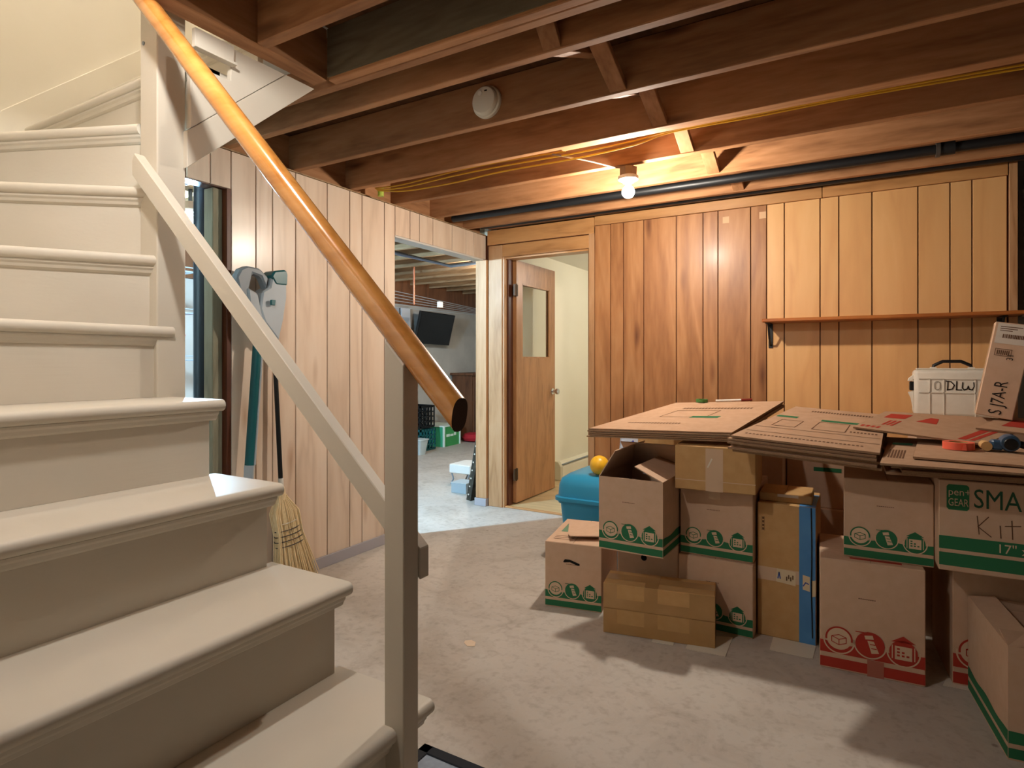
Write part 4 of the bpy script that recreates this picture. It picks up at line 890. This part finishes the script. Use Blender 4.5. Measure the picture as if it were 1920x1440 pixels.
# TV on the foundation wall
tv = root('wall_television', (-5.2, 6.85, 1.37), 'black television tilted down on the grey foundation wall', 'television')
tl, trr, brr = onX(790, 583, -5.0), onX(854, 592, -5.0), onX(842, 648, -5.12); vv = brr - trr; bl2 = tl + vv
nt = (trr - tl).cross(vv).normalized(); nt = nt if nt.x > 0 else -nt
hous = MB().prism([tl, trr, brr, bl2], -nt * .035).build('housing', blackp, tv, .004)
ins = [tl.lerp(brr, .02), trr.lerp(bl2, .02), brr.lerp(tl, .03), bl2.lerp(trr, .03)]
MB().prism([p + nt * .0005 for p in ins], nt * .001).build('screen', tvm, hous)
mcen = (tl + brr) / 2; MB().tube([mcen - nt * .035, Vector((-5.25, mcen.y, mcen.z))], .02, 8).build('wall_mount', blackm, tv)
def crate(name, label, base, w, d, h, m, open_=True, nx=5, nz=4, z=0):
    t = root(name, (base.x, base.y, z), label, 'crate', 'stacked milk crates'); x0, x1, y0, y1 = base.x - w / 2, base.x + w / 2, base.y - d / 2, base.y + d / 2
    MB().box(x0, x1, y0, y1, z + .001, z + .012).build('bottom', m, t)
    for (ax, c) in (('x', y0), ('x', y1), ('y', x0), ('y', x1)):
        mb = MB(); e = .006
        lo, hi = (x0, x1) if ax == 'x' else (y0, y1)
        def put(a, b, za, zb):
            if ax == 'x': mb.box(a, b, c - e, c + e, za, zb)
            else: mb.box(c - e, c + e, a, b, za, zb)
        for i in range(nz + 1): zz = z + .012 + (h - .04) * i / nz; put(lo, hi, zz, zz + (.028 if i == nz else .014))
        for i in range(nx + 1): a = lo + (hi - lo - .014) * i / nx; put(a, a + .014, z + .012, z + h)
        mb.build('lattice_side', m, t)
    return t
gb = onz(830, 839); 
tg_ = root('green_carton', (gb.x - .19, gb.y + .21, 0), 'green and white carton on the laundry room floor', 'box', None, (0, 0, math.radians(4)), None, True)
MB().box(-.18, .18, -.2, .2, 0, .27).build('body', [greenbox], tg_, .002)
e_ = MB()
for sx in (-1, 1):
    for sy in (-1, 1): e_.box(sx * .18 - .012, sx * .18 + .012, sy * .2 - .012, sy * .2 + .012, .001, .27)
e_.box(-.19, .19, -.21, .21, .268, .285); e_.build('white_edging', whiteb, tg_)
f = Face2D((.18, -.2, 0), (0, 1, 0), (0, 0, 1), (1, 0, 0)); f.rect(.06, .15, .13, .165); f.rect(.16, .24, .13, .16); f.rect(.25, .31, .135, .175); f.build('white_print', whiteb, tg_)
f = Face2D((-.18, -.2, 0), (1, 0, 0), (0, 0, 1), (0, -1, 0)); f.rect(.001, .359, .001, .265); f.build('side_panel', greenboxs, tg_)
cb = onz(796, 842); crate('milk_crate', 'teal plastic milk crate on the laundry floor beside the green carton', Vector((-4.97, 6.12, 0)), .28, .30, .28, tealp)
kb = onX(797, 795, -5.05); crate('milk_crate', 'black plastic crate standing on the teal crate', Vector((-4.975, 6.12, 0)), .27, .29, .29, blackp, z=.2925)
wbx = onz(784, 852); t = root('waste_bin', (wbx.x, wbx.y, 0), 'small pale waste bin on the laundry floor', 'bin')
loft([rrect(wbx.x, wbx.y, .075, .06, .02, 0, 3), rrect(wbx.x, wbx.y, .10, .085, .02, .18, 3)]).build('tub', mat('pale_bin', 'b9c4c4', .5), t, 0, True); loft([rrect(wbx.x, wbx.y, .108, .092, .02, .18, 3), rrect(wbx.x, wbx.y, .108, .092, .02, .192, 3)]).build('rim', mat('pale_bin_rim', 'c6d0d0', .5), t, 0, True)
t = tag(MB().lathe([(.03, .0), (.14, .02), (.16, .06), (.13, .11), (.05, .13)], onz(880, 829) + Vector((0, .1, 0)), n=22).build('floor_cushion', redc, None, 0, True), 'red cushion on the far laundry floor', 'cushion')
# small grey-blue box with a white tray on folding legs
gbx = onz(858, 925); t = root('small_carton', (gbx.x, gbx.y + .06, 0), 'small grey-blue box on the floor inside the wide opening', 'box')
MB().box(gbx.x - .07, gbx.x + .09, gbx.y, gbx.y + .16, 0, .085).build('body', greyblue, t, .003); MB().box(gbx.x - .072, gbx.x + .092, gbx.y - .002, gbx.y + .162, .085, .092).build('lid', mat('grey_blue_lid', 'b3bcc0', .6), t)
t = root('step_stool', (gbx.x, gbx.y + .35, 0), 'low white-topped stool with thin dark legs inside the wide opening', 'stool')
tp0 = onY(862, 888, gbx.y + .30); zt = tp0.z
MB().box(tp0.x - .11, tp0.x + .13, gbx.y + .28, gbx.y + .56, zt, zt + .085).build('seat', whitep, t, .008)
for sx in (-.09, .11):
    for sy in (.30, .54): MB().tube([(tp0.x + sx, gbx.y + sy, zt), (tp0.x + sx * .8, gbx.y + sy, zt * .5), (tp0.x + sx * 1.1, gbx.y + sy, 0)], .008, 8).build('leg', greypd, t)
# dark leaning boards
for i, (px_, lab) in enumerate(((874, 'dark perforated board leaning in the wide opening, front one'), (890, 'dark perforated board leaning behind the front one in the wide opening'))):
    b0 = onz(px_, 937 - i); t = root('perforated_board', b0, lab, 'board', 'perforated boards in the opening')
    lean = Vector((.10, .02, .62)).normalized(); ln = .74; wd = Vector((.35, .94, 0)).normalized() * .05; th_ = Vector((.94, -.35, 0)).normalized() * .028
    MB().prism([b0, b0 + th_ * 2.2, b0 + th_ * 2.2 + wd, b0 + wd], lean * ln).build('board', darkboard, t, .002)
    hm = MB()
    for k in range(9):
        c = b0 + lean * (.05 + k * .068) + th_ * .8 - wd.normalized() * .001
        hm.lathe([(.007, -.0015), (.007, 0)], c, 'y', 8)
    hm.build('perforation', labelm, t)
t = root('wooden_cabinet', (-4.95, 7.35, 0), 'dark wooden cabinet against the laundry foundation wall', 'cabinet')
MB().box(-5.2, -4.85, 7.15, 7.9, .05, .95).build('carcass', cab, t, .004); MB().box(-5.22, -4.82, 7.12, 7.93, .95, .985).build('top', cab, t, .004)
for yy in (7.17, 7.53):
    d_ = MB().box(-4.85, -4.832, yy, yy + .345, .08, .93).build('door', cab, t, .004); MB().lathe([(.006, 0), (.012, .02), (.001, .024)], (-4.832, yy + .17, .5), 'x', 10).build('knob', brass, d_)
MB().box(-5.18, -4.87, 7.17, 7.88, 0, .05).build('plinth', jambd, t)
t = root('white_cloth', (-4.62, 7.0, 0), 'crumpled whitish cloth heaped before the dark cabinet', 'cloth')
secs = [[(-4.6 + .16 * (1 + .2 * math.sin(4 * a + i)) * math.cos(a) * (1 - i * .07), 7.22 + .12 * math.sin(a) * (1 + .2 * math.cos(3 * a + i)) * (1 - i * .05), .07 * i) for a in [2 * PI * j / 18 for j in range(18)]] for i in range(8)]
loft(secs).build('heap', bagm, t, 0, True)
t = root('leaning_panels', (-5.1, 5.9, 0), 'pale blue-grey panels leaning on the wall left of the television', 'panel')
for i, (ya, mm) in enumerate(((5.45, mat('panel_blue', '7f93a8', .5)), (5.62, mat('panel_pale', 'b4b9c0', .5)), (5.82, mat('panel_grey', '9a9ea6', .5)), (6.02, mat('panel_white', 'c9cbd0', .5)))):
    MB().prism([(-5.20 + .02 * i, ya, .0), (-5.18 + .02 * i, ya, 0), (-5.225 + .012 * i, ya, 1.86), (-5.245 + .012 * i, ya, 1.86)], (0, .17, 0)).build('panel', mm, t)
# clothes lines, copper pipe, cable under the far joists
t = root('clothes_line', (-4.2, 5.5, 1.85), 'set of parallel washing lines under the laundry ceiling', 'clothes line')
for i in range(6):
    p = onX(742, 546 + i * 6.0, -4.35); q = onX(898, 580 + i * 2.2, -4.35)
    MB().tube([p - (q - p) * .6, q + (q - p) * .25], .004, 6).build('line', wirem, t)
    if i in (0, 5): e0 = q + (q - p) * .25; MB().box(e0.x - .02, e0.x + .02, e0.y - .02, e0.y + .02, e0.z - .02, 2.352).build('hanger', blackm, t)
p = onX(776, 571, -4.3); tag(MB().tube([p, Vector((p.x, p.y, 2.352))], .012, 10).build('copper_pipe', copper, None, 0, True), 'short copper pipe hanging from the laundry joists', 'pipe')
p = onX(825, 572, -4.3); tag(MB().box(p.x - .02, p.x + .02, p.y - .035, p.y + .035, p.z - .03, p.z + .04).build('line_tightener', whitep, None, .004), 'white plastic clip on the washing lines', 'clip')
def cableX(name, label, pts, X, m, r):
    P = [onX(a, b, X) for a, b in pts]; P = [Vector((X, P[0].y - .1, 2.352))] + P + [Vector((X, P[-1].y + .1, 2.352))]; return tag(MB().tube(P, r, 8).build(name, m, None, 0, True), label, 'cable')
cableX('blue_cable', 'thick bluish cable sagging under the laundry joists', [(700, 462), (745, 476), (800, 488), (845, 499), (890, 494), (930, 490)], -3.0, bluec, .012)
cableX('black_cable', 'thin black cable clipped along the bluish cable', [(700, 458), (745, 472), (796, 485), (842, 496), (890, 490), (930, 486)], -2.97, blackp, .004)
cableX('blue_cable', 'bluish cable looping above the narrow doorway', [(330, 346), (350, 344), (366, 340), (380, 336)], -2.85, bluec, .009)

# ================================================================== RIGHT EDGE, FLOOR BITS, LAMPS OUT OF VIEW
ec = root('wall_cabinet', (.95, 4.4, 1.37), 'grey metal cabinet at the far right past the panelled wall', 'cabinet')
ex = onY(1911, 400, 4.3).x
MB().box(ex, ex + .4, 4.3, 4.6, 1.40, 2.12).build('body', metalg, ec, .015); MB().box(ex + .02, ex + .38, 4.285, 4.3, 1.43, 2.09).build('door', metalg, ec, .006); MB().box(ex + .34, ex + .355, 4.27, 4.285, 1.68, 1.8).build('handle', chrome, ec)
fm = root('floor_mat', (-.85, 1.22, 0), 'grey floor mat with dark edge beside the foot of the stairs', 'mat')
mq = onz(800, 1410)
MB().box(mq.x, -.52, 1.06, 1.392, .0005, .008).build('pile', matm, fm); MB().box(mq.x - .02, -.5, 1.375, 1.41, .0, .012).box(mq.x - .02, mq.x + .015, 1.04, 1.41, 0, .012).build('edge', mateb, fm, .002)
def floor_paper(label, pts, m=paperm, name='paper_sheet', th=.002):
    P = [onz(a, b) for a, b in pts]; return tag(MB().prism([p + Vector((0, 0, .0006)) for p in P], (0, 0, th)).build(name, m), label, 'paper', 'paper scraps on the floor' if name == 'paper_sheet' else None)
floor_paper('pale cardboard scrap poking out from under the taped cartons', [(1285, 1217), (1360, 1232), (1374, 1196), (1300, 1190)])
floor_paper('thin pale scrap at the front edge of the taped cartons', [(1222, 1204), (1262, 1211), (1264, 1206), (1224, 1199)])
floor_paper('pale cardboard scrap in front of the blue-taped carton', [(1443, 1219), (1524, 1236), (1530, 1212), (1450, 1195)])
floor_paper('pale cardboard scrap beside the right-hand red-printed box', [(1768, 1286), (1858, 1303), (1858, 1288), (1776, 1268)])
floor_paper('small pale paint chip lying on the open concrete floor', [(870, 1206), (876, 1212), (890, 1212), (892, 1205), (884, 1201), (872, 1202)], mat('paint_chip', 'ddc6ac', .7), 'paint_chip')
bulb_lamp('stair_foot_bulb', 'bare bulb under the joist above the foot of the stairs', (-1.16, .64, 2.19), P_FOOT, NEUT, .03)
bulb_lamp('stair_lamp', 'lamp at the top of the stairwell', (-2.25, .55, 4.5), P_STAIR, NEUT, .05)
bulb_lamp('office_lamp', 'ceiling lamp inside the cream room', (-1.2, 5.6, 1.98), P_OFFICE, (1, .96, .88), .05)
